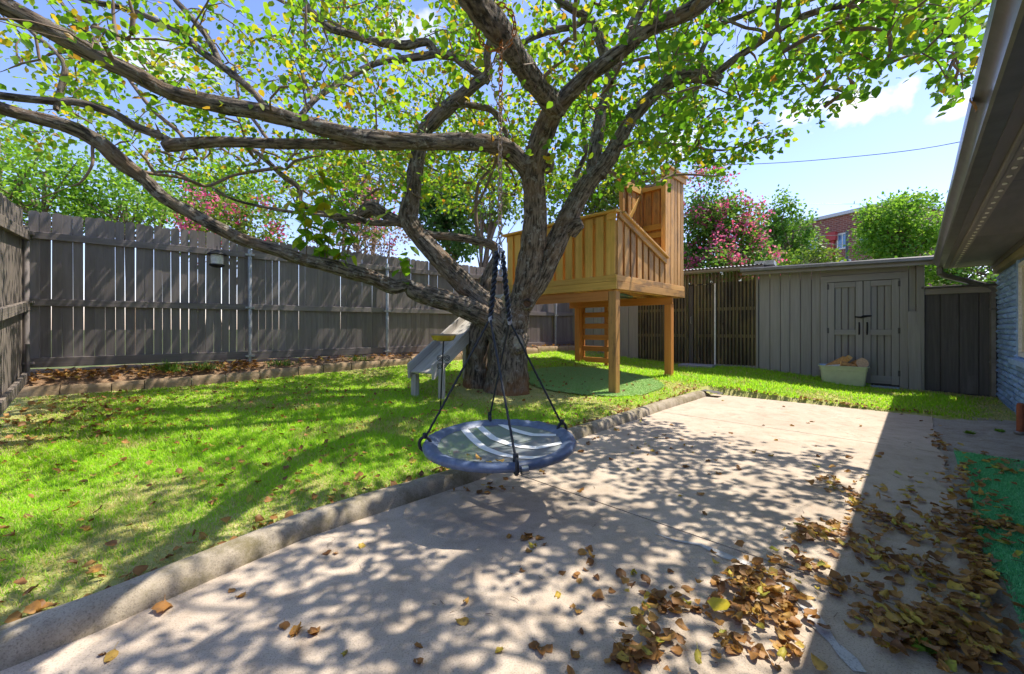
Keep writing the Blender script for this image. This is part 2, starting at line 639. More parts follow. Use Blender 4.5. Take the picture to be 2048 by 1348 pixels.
def gz(u, v):
    u, v = np.asarray(u, dtype=float), np.asarray(v, dtype=float)
    k0 = kerb_v(u) - KW
    vb = border_v(u)
    t = np.clip((k0 - v) / (k0 - vb), 0, 1)
    zb = np.interp(u, [-0.4, 1.1, 4.2, 8.1], [0.294, 0.30, 0.44, 0.56])
    z = 0.085 + (zb - 0.085) * t ** 1.75
    z = z + 0.06 * np.clip(u - 6, 0, 5) * smooth01(-v / 3.2) * (1 - t)
    end = 0.02 + 0.065 * smooth01((u - UEND) / 0.7)
    blend = smooth01((v - kerb_v(u) + 0.3) / 0.3)
    z = z * (1 - blend) + blend * (end + z - 0.085)
    return z - 0.03 * smooth01(v / 0.7)


def gp(u, v, dz=0.0):
    return UV(u, v, float(gz(u, v)) + dz)


def gxy(x, y):
    u, v = x * EU.x + y * EU.y, x * EV.x + y * EV.y
    return float(gz(u, v))


def sheet(name, us, vs, zf, mat, **tags):
    uu, vv = np.meshgrid(us, vs, indexing="ij")
    zz = zf(uu, vv)
    x = uu * EU.x + vv * EV.x
    y = uu * EU.y + vv * EV.y
    V = np.stack([x, y, zz], -1).reshape(-1, 3)
    nu, nv = len(us), len(vs)
    i, j = np.meshgrid(np.arange(nu - 1), np.arange(nv - 1), indexing="ij")
    a = (i * nv + j).ravel()
    q = np.stack([a, a + 1, a + nv + 1, a + nv], 1)[:, ::-1]
    return place(fast_mesh(name, V, [q], mat), name, (0, 0, 0), None, **tags)


big = MB()
big.box((0, 150, -0.5), (900, 900, 0.2))
big.build("ground", FAR, kind="structure")


def lawn_z(u, v):
    z = gz(u, v)
    hide = (u < UEND) & (v > kerb_v(u) - 0.06)
    return np.where(hide, -0.06, z)


sheet("lawn", np.arange(-1.2, 13.0, 0.09), np.arange(-9.0, 1.6, 0.06), lawn_z, SOIL, kind="structure")


def n2(u, v, s, seed=0.0):
    return np.array([noise.noise(Vector((a * s, b * s, seed))) for a, b in zip(np.ravel(u), np.ravel(v))]).reshape(np.shape(u))


sheet("dirt_strip", np.arange(-2.4, 8.1, 0.07), np.arange(0.05, 1.5, 0.05), lambda u, v: -0.012 + 0.018 * n2(u, v, 3.0) + 0.012 * n2(u, v, 9.0) + 0.03 * smooth01((v - 0.3) / 0.6), DIRT, kind="structure")

patio = place(None, "patio", (0, 0, 0), None, kind="structure")
NZ = 0.16


def slab(u0, u1):
    """one poured slab: left edge follows the kerb, right edge is a little ragged"""
    us = np.linspace(u0 + 0.006, u1 - 0.006, 14)
    left = [(u, float(kerb_v(u)) + 0.0) for u in us]
    right = [(u, NZ + 0.05 * noise.noise(Vector((u * 2.1, 3, 0))) + (0.02 if u < 5.5 else -0.02)) for u in us[::-1]]
    pts = left + right
    mb = MB()
    mb.prism(pts, 0.12, EZ * -0.12, EU, EV, EZ)
    mb.f.reverse()
    return mb.build("slab", CONCRETE, patio)


slab(-2.4, 2.34)
slab(2.34, 5.49)
slab(5.49, UEND)
mb = MB()
for ju in (2.34, 5.49):
    mb.box(UV(ju, -1.19, -0.03), (0.02, 2.6, 0.02), (EU, EV, EZ), 0, 1)
mb.build("joint_filler", plain("joint_dirt", (0.05, 0.045, 0.035), 0.9), patio)
# the filled crack that wanders over the two near slabs
crk = [G(*p) for p in ((1310, 1068), (1352, 1082), (1400, 1090), (1450, 1112), (1500, 1130), (1545, 1155), (1580, 1180), (1610, 1215), (1632, 1250), (1665, 1285), (1700, 1318), (1722, 1346))]
cw = [0.004, 0.012, 0.022, 0.03, 0.02, 0.018, 0.022, 0.03, 0.034, 0.022, 0.03, 0.024]
mb = MB()
vs, fs = [], []
for i, p in enumerate(crk):
    d = (crk[min(i + 1, len(crk) - 1)] - crk[max(i - 1, 0)]).normalized()
    s = Vector((d.y, -d.x, 0))
    for k in (-1, 1):
        vs.append(p + s * (k * cw[i] * random.uniform(0.6, 1.2)) + EZ * 0.004)
fs = [(2 * i, 2 * i + 1, 2 * i + 3, 2 * i + 2) for i in range(len(crk) - 1)]
mb.add(vs, fs, vs)
mb.build("crack_filling", PATCH, patio)

# the kerb: one rounded concrete nose
ks = np.linspace(-2.4, 7.5, 200)
mb = MB()
prof = [(0.012, -0.1), (0.008, 0.012), (-0.012, KH * 0.62), (-0.035, KH * 0.92), (-0.07, KH), (-0.115, KH), (-0.135, KH * 0.9), (-0.14, -0.1)]
vs, gs = [], []
for i, u in enumerate(ks):
    e = 0.0 if u < 7.2 else (u - 7.2) / 0.3
    wob = 0.012 * noise.noise(Vector((u * 1.1, 0, 1)))
    for a, b in prof:
        hh = b * (1 - 0.75 * e) if b > 0 else b
        vs.append(UV(u, float(kerb_v(u)) + a + wob + 0.0, hh + (0.006 * noise.noise(Vector((u * 1.3, a * 3, 9))) if b > 0.05 else 0)))
        gs.append((a, b, u))
n = len(prof)
fs = [(i * n + k, i * n + k + 1, (i + 1) * n + k + 1, (i + 1) * n + k) for i in range(len(ks) - 1) for k in range(n - 1)]
fs += [tuple(range(n)), tuple(range((len(ks) - 1) * n, len(ks) * n))[::-1]]
mb.add(vs, fs, gs)
mb.build("kerb", KERB, None, 50, kind="structure")

# raised bed along the fence
FD = Vector((0.803, 0.596, 0)).normalized()      # along the long fence
FN = Vector((0.596, -0.803, 0)).normalized()     # out of it, towards the yard
FC = Vector((-6.47, 5.46, 0))                    # its corner
FLEN = 10.25


def fence_base(s):
    return float(np.interp(s, [0, 2, 4.3, 8, 10.3], [0.60, 0.625, 0.63, 0.68, 0.72]))


def bed_front(s):
    """plan point at the front of the bed, under fence station s"""
    p = FC + FD * s + FN * 0.43
    return p


S = np.arange(-0.25, FLEN + 0.25, 0.07)
T = np.linspace(0, 1, 9)
V = []
for s in S:
    p0 = FC + FD * s + FN * 0.40
    u, v = uv_of(p0)
    z0 = float(gz(u, v)) + 0.10
    for t in T:
        p = p0 - FN * (0.75 * t)
        z = z0 + (fence_base(max(s, 0)) - 0.02 - z0) * min(1, t * 1.7) ** 0.8
        V.append((p.x, p.y, z + 0.02 * noise.noise(Vector((p.x * 5, p.y * 5, 0)))))
nu, nv = len(S), len(T)
i, j = np.meshgrid(np.arange(nu - 1), np.arange(nv - 1), indexing="ij")
a = (i * nv + j).ravel()
place(fast_mesh("garden_bed", V, [np.stack([a, a + 1, a + nv + 1, a + nv], 1)], MULCH), "garden_bed", (0, 0, 0), None, kind="structure")

edging = thing("stone_edging", "low row of rough tan edging stones between lawn and fence bed", "edging", bed_front(0) + EZ * 0.29)
s = -0.1
while s < FLEN + 0.1:
    L = random.uniform(0.32, 0.62)
    p, q = bed_front(s + 0.006), bed_front(s + L - 0.006)
    mid = (p + q) / 2
    z0 = min(gxy(p.x, p.y), gxy(q.x, q.y))
    top = (gxy(p.x, p.y) + gxy(q.x, q.y)) / 2 + random.uniform(0.11, 0.145)
    mb = MB()
    # a rough block: bent front face, uneven top
    vs, gs = [], []
    nx = 5
    for ix in range(nx):
        f = ix / (nx - 1)
        c = p.lerp(q, f)
        for (dn, dz) in ((0.055, z0 - 0.06), (0.06, z0 + 0.06), (0.05, top - 0.03), (0.03, top), (-0.06, top), (-0.06, z0 - 0.06)):
            w = Vector((c.x * 9, c.y * 9, dz * 9))
            vs.append(c + FN * (dn + 0.012 * noise.noise(w)) + EZ * (dz + 0.012 * noise.noise(w + Vector((5, 5, 5)))))
            gs.append((c.x, c.y, dz))
    fs = [(a * 6 + k, a * 6 + (k + 1) % 6, (a + 1) * 6 + (k + 1) % 6, (a + 1) * 6 + k) for a in range(nx - 1) for k in range(6)]
    fs += [tuple(range(5, -1, -1)), tuple(range((nx - 1) * 6, nx * 6))]
    mb.add(vs, [f[::-1] for f in fs], gs)
    mb.build("stone", STONE, edging, 35)
    s += L

# ------------------------------------------------------------------ fences
def picket_mesh(w, h):
    c = w * 0.28
    pts = [(-w / 2, 0), (w / 2, 0), (w / 2, h - c), (w / 2 - c * 0.35, h - c * 0.3), (w / 2 - c, h), (-w / 2 + c, h), (-w / 2 + c * 0.35, h - c * 0.3), (-w / 2, h - c)]
    mb = MB()
    mb.prism(pts, 0.017, Vector((0, 0, 0)), Vector((1, 0, 0)), EZ, Vector((0, -1, 0)))
    return mb.mesh("picket", FENCE, Vector((0, 0, 0)))


PK = [picket_mesh(0.0955 + 0.002 * k, 2.12 - 0.012 * k) for k in range(5)]
fence = thing("long_fence", "long dark picket fence with grey steel posts behind the lawn", "fence", FC + EZ * 0.6)
fang = math.atan2(FD.y, FD.x)
s = 0.03
while s < FLEN:
    k = random.randrange(5)
    w = 0.0955 + 0.002 * k
    gap = random.uniform(0.0045, 0.006) if s < 2.6 else random.uniform(0.0025, 0.0038) if s < 4 else random.choice((0.001, 0.0015, 0.002, 0.003))
    s += w / 2
    h = float(np.interp(s, [0, 2, 5, 10], [2.735, 2.695, 2.62, 2.58])) - 0.63
    place(PK[k], "picket", FC + FD * s - FN * 0.012 + EZ * 0.63, fence, rot=(random.uniform(-0.003, 0.003), random.uniform(-0.005, 0.005), fang + random.uniform(-0.002, 0.002)), scale=(1, 1, h / (2.12 - 0.012 * k) + random.uniform(-0.006, 0.006)))
    s += w / 2 + gap
posts_s = [0.03, 2.52, 4.86, 7.15, 9.45]
for z0 in (2.40, 1.50, 0.69):
    for a, b in zip(posts_s, posts_s[1:] + [FLEN]):
        mb = MB()
        dz = -0.035 * a / 5 if z0 > 2 else (0.02 * a / 5)
        mb.beam(FC + FD * (a + 0.004) + FN * 0.026 + EZ * (z0 + dz), FC + FD * (b - 0.004) + FN * 0.026 + EZ * (z0 + dz - (0.012 if z0 > 2 else -0.01)), 0.04, 0.095 if z0 > 1 else 0.13, EZ, 0.003)
        mb.build("rail", FENCE, fence)
for i, sp in enumerate(posts_s):
    b = FC + FD * sp + FN * 0.085
    z1 = 2.50 - 0.02 * i
    mb = MB()
    zb = gxy(b.x, b.y) + 0.02
    mb.tube([b + EZ * zb, b + EZ * (z1 - 0.02), b + EZ * z1], [0.032, 0.032, 0.02], 14)
    po = mb.build("post", FENCE if i == 0 else PIPE, fence, 40)
    for z0 in (2.40, 1.50, 0.69):
        mb = MB()
        mb.box(b + EZ * (z0 - 0.035 * sp / 5 * (z0 > 2)), (0.13, 0.09, 0.03), (FD, FN, EZ))
        mb.build("bracket", FENCE if i == 0 else PIPE, po)

side = thing("side_fence", "weathered dark picket fence at the far left edge by the corner", "fence", FC + EZ * 0.55)
SDIR = Vector((0.70, -0.714, 0))
SN = Vector((0.714, 0.70, 0))
sang = math.atan2(SDIR.y, SDIR.x)
side_mesh = picket_mesh(0.135, 2.1)
side_mesh.materials[0] = FENCE_OLD
s = 0.05
while s < 4.2:
    drop = 0.085 * s
    place(side_mesh, "picket", FC + SDIR * (s + 0.068) - SN * 0.03 + EZ * (0.56 - drop), side, rot=(0, random.uniform(-0.004, 0.004), sang + math.pi + random.uniform(-0.02, 0.02)), scale=(1, 1, 1.02 + random.uniform(-0.006, 0.006)))
    s += 0.139
for z0 in (2.38, 1.46, 0.55):
    mb = MB()
    mb.beam(FC + SDIR * 0.02 + SN * 0.03 + EZ * z0, FC + SDIR * 4.2 + SN * 0.03 + EZ * (z0 - 0.357), 0.045, 0.12, EZ, 0.004)
    mb.build("rail", FENCE_OLD, side)
mb = MB()
mb.tube([FC + SDIR * 0.22 + SN * 0.05 + FN * 0.03 + EZ * 0.35, FC + SDIR * 0.22 + SN * 0.05 + FN * 0.03 + EZ * 0.95], 0.022, 10)
mb.build("stub_pipe", FENCE, side, 40)

# lantern that hangs from the top rail
lb = FC + FD * 2.07 + FN * 0.20
lan = thing("hanging_lantern", "small white lantern with dark cap hanging from the fence rail", "lantern", lb + EZ * 2.12)
mb = MB()
mb.lathe([(0.0, 2.405), (0.02, 2.40), (0.115, 2.345), (0.135, 2.325), (0.125, 2.318), (0.0, 2.318)], lb, 20)
mb.build("cap", BLACKMETAL, lan, 30)
mb = MB()
mb.lathe([(0.082, 2.318), (0.085, 2.25), (0.082, 2.17)], lb, 20)
mb.build("shade", plain("frosted_plastic", (0.72, 0.70, 0.64), 0.4), lan, 30)
mb = MB()
mb.lathe([(0.0, 2.17), (0.1, 2.17), (0.105, 2.15), (0.06, 2.125), (0.0, 2.12)], lb, 20)
mb.build("base", BLACKMETAL, lan, 30)
mb = MB()
mb.tube([lb + EZ * 2.40, lb + EZ * 2.45, lb - FN * 0.06 + EZ * 2.47, lb - FN * 0.13 + EZ * 2.44], 0.005, 6)
mb.build("hook", BLACKMETAL, lan)

# ------------------------------------------------------------------ the shed
S0 = Vector((7.1, 7.2, 0))
SD = Vector((-0.779, 0.626, 0)).normalized()     # along the front, away to the left
SF = Vector((-0.626, -0.779, 0)).normalized()    # out of the front


def s_at(px):
    k = (px - CX) / F
    return (S0.x - k * S0.y) / (k * SD.y - SD.x)


def sp(s, n=0.0, z=0.0):
    return S0 + SD * s + SF * n + EZ * z


def sz(s):
    p = sp(s, 0.1)
    return gxy(p.x, p.y)


SAX = (SD, SF, EZ)
shed = thing("garden_shed", "long low grey shed with double plank doors and corrugated left half", "shed", sp(2.5, 0, 0.1))
sA, sB, sC, sE = 0.0, s_at(1516), s_at(1277), 8.0


def panel(name, s0, s1, z0, z1, n0, n1, mat, parent, ch=0.003, grain=2):
    mb = MB()
    mb.box(sp((s0 + s1) / 2, (n0 + n1) / 2, (z0 + z1) / 2), (abs(s1 - s0), abs(n1 - n0), z1 - z0), SAX, ch, grain)
    return mb.build(name, mat, parent)


# inner carcass so that nothing shows through the joints
panel("back_wall", sA + 0.03, sB - 0.03, 0.0, 2.12, -1.9, -0.03, SHED_DARK, shed)
dl, dr = s_at(1641), s_at(1816)                 # left and right edges of the door trim
cols = [1518, 1540, 1561, 1580, 1601, 1623, 1641]
for a, b in zip(cols, cols[1:]):
    panel("plank", s_at(a) - 0.004, s_at(b) + 0.004, sz(s_at(a)) - 0.12, 2.33, 0, 0.02, SHED, shed, 0.006)
panel("plank", s_at(1816) - 0.004, s_at(1834), 0.0, 2.27, 0, 0.02, SHED, shed, 0.006)
# door trim
dtop = 2.04
panel("door_trim", dl, dl - 0.11, 0.08, dtop, 0.0, 0.045, SHED, shed)
panel("door_trim", dr + 0.11, dr, 0.05, dtop, 0.0, 0.045, SHED, shed)
panel("door_trim", dl, dr, dtop, dtop + 0.12, 0.0, 0.037, SHED, shed, 0.003, 0)
panel("header_board", dl, dr, dtop + 0.122, 2.32, 0.0, 0.018, SHED, shed, 0.003, 0)
L0, L1 = dl - 0.115, dr + 0.115
mid = s_at(1726)
for (a, b, hinge) in ((L0, mid + 0.006, L0), (mid - 0.006, L1, L1)):
    leaf = place(None, "door", sp((a + b) / 2, 0, 0.12), shed)
    wdt = a - b
    npk = 5
    cuts = np.linspace(a, b, npk + 1)
    for c0, c1 in zip(cuts, cuts[1:]):
        panel("plank", c0 - 0.004, c1 + 0.004, 0.15, dtop - 0.015, -0.03, 0.002, SHED, leaf, 0.009)
    for c0, c1 in ((a, a - 0.10), (b + 0.10, b)):
        panel("stile", c0, c1, 0.14, dtop - 0.01, 0.009, 0.042, SHED, leaf)
    for z0, z1 in ((dtop - 0.11, dtop - 0.012), (1.03, 1.13), (0.15, 0.29)):
        panel("cross_rail", a - 0.102, b + 0.102, z0, z1, 0.009, 0.04, SHED, leaf, 0.003, 0)
    sg = 1 if hinge == L0 else -1
    hs = (b + 0.05) if sg > 0 else (a - 0.05)
    mb = MB()
    mb.tube([sp(hs, 0.033, 1.26), sp(hs, 0.075, 1.24), sp(hs, 0.08, 1.15), sp(hs, 0.075, 1.06), sp(hs, 0.033, 1.04)], 0.012, 8)
    mb.build("handle", BLACKMETAL, leaf, 40)
    for z0 in (1.9, 1.06, 0.3):
        panel("hinge", hinge + sg * 0.012, hinge - sg * 0.018, z0, z0 + 0.10, 0.046, 0.052, SHED_DARK, leaf)
mb = MB()
mb.tube([sp(mid + 0.12, 0.05, 1.37), sp(mid + 0.03, 0.06, 1.355), sp(mid, 0.065, 1.37), sp(mid - 0.05, 0.06, 1.38), sp(mid - 0.12, 0.05, 1.385)], [0.012, 0.016, 0.024, 0.016, 0.012], 8)
mb.build("latch", BLACKMETAL, shed, 40)
# roof of the boarded half, fascia and gutter board
mb = MB()
ov = 0.22
zr0, zr1 = 2.29, 2.335
mb.prism([(0.32, zr0 + 0.0), (0.32, zr0 + 0.05), (-2.2, zr0 + 0.30), (-2.2, zr0 + 0.25)], sB - sA + 0.45, sp(sA - 0.18), SF, EZ, (SD + EZ * 0.014).normalized())
mb.build("roof", ROOF, shed)
mb = MB()
mb.beam(sp(sA - 0.20, 0.30, zr0 + 0.0), sp(sB + 0.25, 0.30, zr1 - 0.0), 0.03, 0.14, EZ, 0.004)
mb.build("fascia", FASCIA, shed)
mb = MB()
mb.beam(sp(sA - 0.20, 0.345, zr0 + 0.03), sp(sB + 0.27, 0.345, zr1 + 0.03), 0.06, 0.085, EZ, 0.02)
mb.build("gutter", DARKTRIM, shed)
panel("end_wall", -0.02, 0.03, 0.0, 2.3, -1.9, 0.02, SHED_DARK, shed)
mb = MB()
mb.beam(sp(-0.03, 0.06, 0.0), sp(-0.03, 0.06, 2.24), 0.10, 0.08, SF, 0.004)
mb.build("corner_board", SHED, shed)
mb = MB()
mb.beam(sp(0.035, 0.115, 0.02), sp(0.055, 0.085, 1.45), 0.16, 0.02, SF, 0.004)
mb.build("loose_board", SHED, shed)

# corrugated half
PLAST = None
m, nt, p_, out = new_mat("corrugated_plastic")
v = coords(nt, "pos", (1, 1, 1))
nn = tex(nt, coords(nt, "pos", (2.5, 2.5, 0.9)), 1.0, 5, 0.7)
n3 = tex(nt, coords(nt, "pos", (40, 40, 2.0)), 1.0, 4, 0.7)
c = ramp(nt, nn, [(0.36, (0.10, 0.085, 0.06)), (0.5, (0.20, 0.16, 0.09)), (0.62, (0.33, 0.26, 0.11))])
c = mixrgb(nt, ramp(nt, n3, [(0.45, 0.0), (0.75, 0.6)]), c, (0.30, 0.27, 0.16))
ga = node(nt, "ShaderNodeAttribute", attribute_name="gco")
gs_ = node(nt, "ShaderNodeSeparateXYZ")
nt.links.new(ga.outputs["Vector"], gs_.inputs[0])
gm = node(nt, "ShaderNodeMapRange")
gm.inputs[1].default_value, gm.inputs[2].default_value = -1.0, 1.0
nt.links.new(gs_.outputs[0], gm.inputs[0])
c = mixrgb(nt, ramp(nt, gm.outputs[0], [(0.15, 0.9), (0.75, 0.0)]), c, (0.025, 0.022, 0.018))  # valleys darkened in the colour: dirt plus painted shade that makes the ridges read
nt.links.new(c, p_.inputs["Base Color"])
p_.inputs["Roughness"].default_value = 0.3
tr = node(nt, "ShaderNodeBsdfTransparent")
tr.inputs[0].default_value = (0.85, 0.78, 0.6, 1)
mx = node(nt, "ShaderNodeMixShader")
mx.inputs[0].default_value = 0.34
nt.links.new(p_.outputs[0], mx.inputs[1])
nt.links.new(tr.outputs[0], mx.inputs[2])
nt.links.new(mx.outputs[0], out.inputs[0])
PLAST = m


def corrug(name, s0, s1, z0a, z0b, z1, n0, parent, pitch=0.072):
    ns = int((s1 - s0) / pitch * 8)
    V, Gc = [], []
    for i in range(ns + 1):
        s = s0 + (s1 - s0) * i / ns
        off = 0.018 * math.cos(2 * math.pi * s / pitch)
        for z in np.linspace(z0a + (z0b - z0a) * i / ns, z1, 6):
            V.append(sp(s, n0 + off, z))
            Gc.append((off / 0.018, s, z))
    mb = MB()
    fs = [(i * 6 + k, i * 6 + k + 1, (i + 1) * 6 + k + 1, (i + 1) * 6 + k) for i in range(ns) for k in range(5)]
    mb.add(V, fs, Gc)
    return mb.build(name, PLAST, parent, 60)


sD1, sD0 = s_at(1378), s_at(1431)                # the plastic door
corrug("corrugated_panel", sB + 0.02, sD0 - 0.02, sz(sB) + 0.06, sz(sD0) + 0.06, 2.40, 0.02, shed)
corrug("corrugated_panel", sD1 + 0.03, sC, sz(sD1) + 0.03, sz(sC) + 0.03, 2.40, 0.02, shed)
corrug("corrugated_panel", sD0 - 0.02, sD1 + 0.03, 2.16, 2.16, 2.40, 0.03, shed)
pdoor = place(None, "plastic_door", sp((sD0 + sD1) / 2, 0, 0.3), shed)
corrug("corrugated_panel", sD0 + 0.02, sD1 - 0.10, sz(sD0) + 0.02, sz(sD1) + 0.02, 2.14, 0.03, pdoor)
panel("door_stile", sD1 - 0.10, sD1 - 0.01, sz(sD1), 2.14, 0.0, 0.035, SHED_DARK, pdoor)
panel("white_stile", sD0 - 0.012, sD0 + 0.018, sz(sD0), 2.16, 0.02, 0.05, WHITE, pdoor)
mb = MB()
hs = sD1 - 0.06
mb.tube([sp(hs, 0.04, 1.42), sp(hs, 0.075, 1.41), sp(hs, 0.075, 1.27), sp(hs, 0.04, 1.26)], 0.008, 6)
mb.build("handle", PIPE, pdoor, 40)
BAT = wood("aged_batten", (0.40, 0.36, 0.20), (0.50, 0.46, 0.28), (0.3, 0.28, 0.18), 0.7, (20, 20, 2), 0.002, 0.1)
for a, b in ((sB + 0.03, sD0 - 0.03), (sD0 + 0.03, sD1 - 0.11), (sD1 + 0.04, sC)):
    for z0 in (1.55, 0.95):
        panel("batten", a, b, z0, z0 + 0.07, -0.05, 0.003, BAT, shed, 0.003, 0)
    for st in np.linspace(a + 0.02, b - 0.02, 3):
        panel("stud", st - 0.025, st + 0.025, 0.2, 2.40, -0.10, -0.052, BAT, shed)
    x0, x1 = min(a, b), max(a, b)
    for z0, z1, mt in ((0.2, 0.93, SHED_DARK),):
        panel("inner_board", x0, x1, z0, z1, -0.5, -0.48, mt, shed)
panel("sill_board", sB + 0.01, sD0 - 0.03, sz(sB) - 0.15, sz(sB) + 0.08, 0.0, 0.03, SHED, shed, 0.003, 0)
panel("back_wall", sB, sE, 0.0, 2.38, -2.0, -1.95, SHED_DARK, shed)
panel("corner_post", sB - 0.01, sB + 0.03, sz(sB) - 0.1, 2.36, 0.0, 0.05, SHED, shed)
# boarded length beyond the plastic, mostly behind the playhouse
s = sC
while s < sE - 0.1:
    panel("plank", s + 0.004, s + 0.246, sz(min(s, 7.5)) - 0.1, 2.38, 0.0, 0.02, SHED, shed, 0.005)
    s += 0.25
panel("back_wall", sC, sE, 0.0, 2.36, -0.06, -0.02, SHED_DARK, shed)
mb = MB()
mb.beam(sp(sB - 0.12, 0.14, 2.435), sp(sE, 0.14, 2.46), 0.10, 0.09, EZ, 0.03)
mb.build("gutter", FASCIA, shed)
# corrugated tin roof sheet
ns = int((sE - sB + 0.25) / 0.012)
V = []
for i in range(ns + 1):
    s = sB - 0.15 + i * 0.012
    o = 0.011 * math.cos(2 * math.pi * s / 0.075)
    V += [sp(s, 0.22, 2.485 + o + 0.005 * (s - sB)), sp(s, -2.1, 2.72 + o)]
mb = MB()
mb.add(V, [(2 * i, 2 * i + 2, 2 * i + 3, 2 * i + 1) for i in range(ns)], V)
mb.build("tin_roof", TIN, shed, 60)
panel("roof_end_cap", sB - 0.30, sB + 0.05, 2.47, 2.56, -0.3, 0.12, TIN, shed)

# concrete step at the plastic door
ps = (sD0 + sD1) / 2 + 0.03
mb = MB()
mb.box(sp(ps, 0.26, sz(ps) + 0.01), (0.72, 0.42, 0.09), SAX, 0.012, 0)
mb.build("door_step", concrete("step_concrete", (0.34, 0.34, 0.35), (0.42, 0.42, 0.44), (0.28, 0.28, 0.28)), None, label="flat grey concrete step at the corrugated plastic door", cat="step")
# pale plank lying in front of the doors
mb = MB()
mb.beam(sp(0.25, 0.20, 0.105), sp(1.02, 0.22, 0.125), 0.12, 0.025, EZ, 0.004)
mb.build("pale_plank", plain("blue_plank", (0.34, 0.40, 0.50), 0.6), None, label="pale blue-grey plank lying on the ground before the shed doors", cat="plank")

# dark panel fence between shed and house
P0, P1 = sp(-0.06, 0.03), UV(10.06, 0.93)
pd = (P1 - P0)
PL = pd.length
pd.normalize()
pn = Vector((pd.y, -pd.x, 0))
if pn.y > 0:
    pn = -pn
gate = thing("panel_fence", "dark grooved panel fence between the shed and the blue house", "fence", P0 + EZ * 0.05)
for k in range(4):
    a, b = PL * k / 4 + 0.003, PL * (k + 1) / 4 - 0.003
    mb = MB()
    mb.box(P0 + pd * ((a + b) / 2) + EZ * 0.94, (b - a, 0.02, 1.72), (pd, pn, EZ), 0.005, 2)
    mb.build("panel", SHED_DARK, gate)
mb = MB()
mb.box(P0 + pd * PL / 2 + pn * 0.03 + EZ * 1.78, (PL, 0.04, 0.10), (pd, pn, EZ), 0.004, 0)
mb.build("top_rail", FASCIA, gate)
mb = MB()
mb.box(P0 + pd * PL / 2 + EZ * 1.85, (PL + 0.02, 0.16, 0.035), (pd, pn, EZ), 0.004, 0)
mb.build("cap_board", SHED_DARK, gate)
mb = MB()
mb.box(P0 + pd * PL / 2 - pn * 0.015 + EZ * 0.92, (PL, 0.006, 1.75), (pd, pn, EZ))
mb.build("backing_board", SHED_DARK, gate)

# ------------------------------------------------------------------ the house
WV, HU = 0.913, 10.1                # wall plane and far corner
house = thing("blue_brick_house", "low house with rough blue painted brick and a dark deep eave", "house", UV(HU, WV, 0))
HAX = (EU, EV, EZ)


def hbox(name, u0, u1, v0, v1, z0, z1, mat, parent=house, ch=0.0, grain=0, build=True):
    mb = MB()
    mb.box(UV((u0 + u1) / 2, (v0 + v1) / 2, (z0 + z1) / 2), (u1 - u0, v1 - v0, z1 - z0), HAX, ch, grain)
    return mb.build(name, mat, parent)


WU1, WZ0, WZ1 = 8.21, 0.80, 1.97     # window
hbox("wall", WU1, HU - 0.01, WV + 0.012, WV + 0.25, -0.05, 2.12, BLUE_DEEP)
hbox("wall", 6.4, WU1, WV + 0.012, WV + 0.25, -0.05, WZ0 - 0.07, BLUE_DEEP)
hbox("wall", -4.0, 6.4, WV + 0.012, WV + 0.25, -0.05, 2.12, BLUE_DEEP)
hbox("wall", 6.4, WU1, WV + 0.012, WV + 0.25, WZ1 + 0.02, 2.12, BLUE_DEEP)
hbox("end_wall", HU - 0.26, HU - 0.012, WV + 0.26, WV + 6.0, -0.05, 2.12, BLUE_DEEP)


def brick_mesh(L, seed):
    """a split-faced brick: rough front on -v"""
    H, nx, nz = 0.066, 5, 3
    vs, gs = [], []
    for i in range(nx):
        for j in range(nz):
            x, z = -L / 2 + L * i / (nx - 1), H * j / (nz - 1)
            edge = (i in (0, nx - 1)) or (j in (0, nz - 1))
            d = 0.003 if edge else 0.024 + 0.018 * noise.noise(Vector((i * 1.7, j * 2.3, seed * 5.1)))
            vs.append(EU * x - EV * d + EZ * z)
            gs.append((x, d, z))
    fs = [(i * nz + j, (i + 1) * nz + j, (i + 1) * nz + j + 1, i * nz + j + 1) for i in range(nx - 1) for j in range(nz - 1)]
    o = len(vs)
    ring = [i * nz for i in range(nx)] + [(nx - 1) * nz + j for j in range(1, nz)] + [i * nz + nz - 1 for i in range(nx - 2, -1, -1)] + [j for j in range(nz - 2, 0, -1)]
    for r in ring:
        vs.append(vs[r] + EV * 0.02)
        gs.append(gs[r])
    n = len(ring)
    fs += [(ring[k], o + k, o + (k + 1) % n, ring[(k + 1) % n]) for k in range(n)]
    mb = MB()
    mb.add(vs, fs, gs)
    return mb.mesh("brick", BLUE, Vector((0, 0, 0)), 40)


BR = [brick_mesh(0.205, k) for k in range(6)]
BH = [brick_mesh(0.098, k + 9) for k in range(3)]
rows = int(2.06 / 0.0765)
for r in range(rows):
    z = 0.0 + r * 0.0765
    u = HU - 0.012
    first = True
    while u > 7.35:
        half = first and r % 2
        first = False
        L = 0.098 if half else 0.205
        uc = u - L / 2
        u -= L + 0.014
        if uc - L / 2 < WU1 + 0.13 and WZ0 - 0.06 < z < WZ1 + 0.02:
            if uc + L / 2 > WU1 + 0.1 and not half:
                place(random.choice(BH), "brick", UV(uc + 0.052, WV, z), house)
            continue
        place(random.choice(BH if half else BR), "brick", UV(uc, WV + random.uniform(-0.009, 0.004), z + random.uniform(-0.002, 0.002)), house, rot=(0, 0, random.uniform(-0.03, 0.03)))
win = place(None, "window", UV(7.3, WV, WZ0), house)
CREAM = plain("cream_frame", (0.62, 0.56, 0.44), 0.5)
hbox("casing", WU1 - 0.0, WU1 + 0.11, WV - 0.008, WV + 0.012, WZ0 - 0.02, WZ1 + 0.08, BLUE, win)
hbox("frame", WU1 - 0.055, WU1 - 0.003, WV - 0.004, WV + 0.06, WZ0, WZ1, WHITE, win)
hbox("frame", 6.42, WU1 - 0.058, WV - 0.004, WV + 0.06, WZ0, WZ0 + 0.05, WHITE, win)
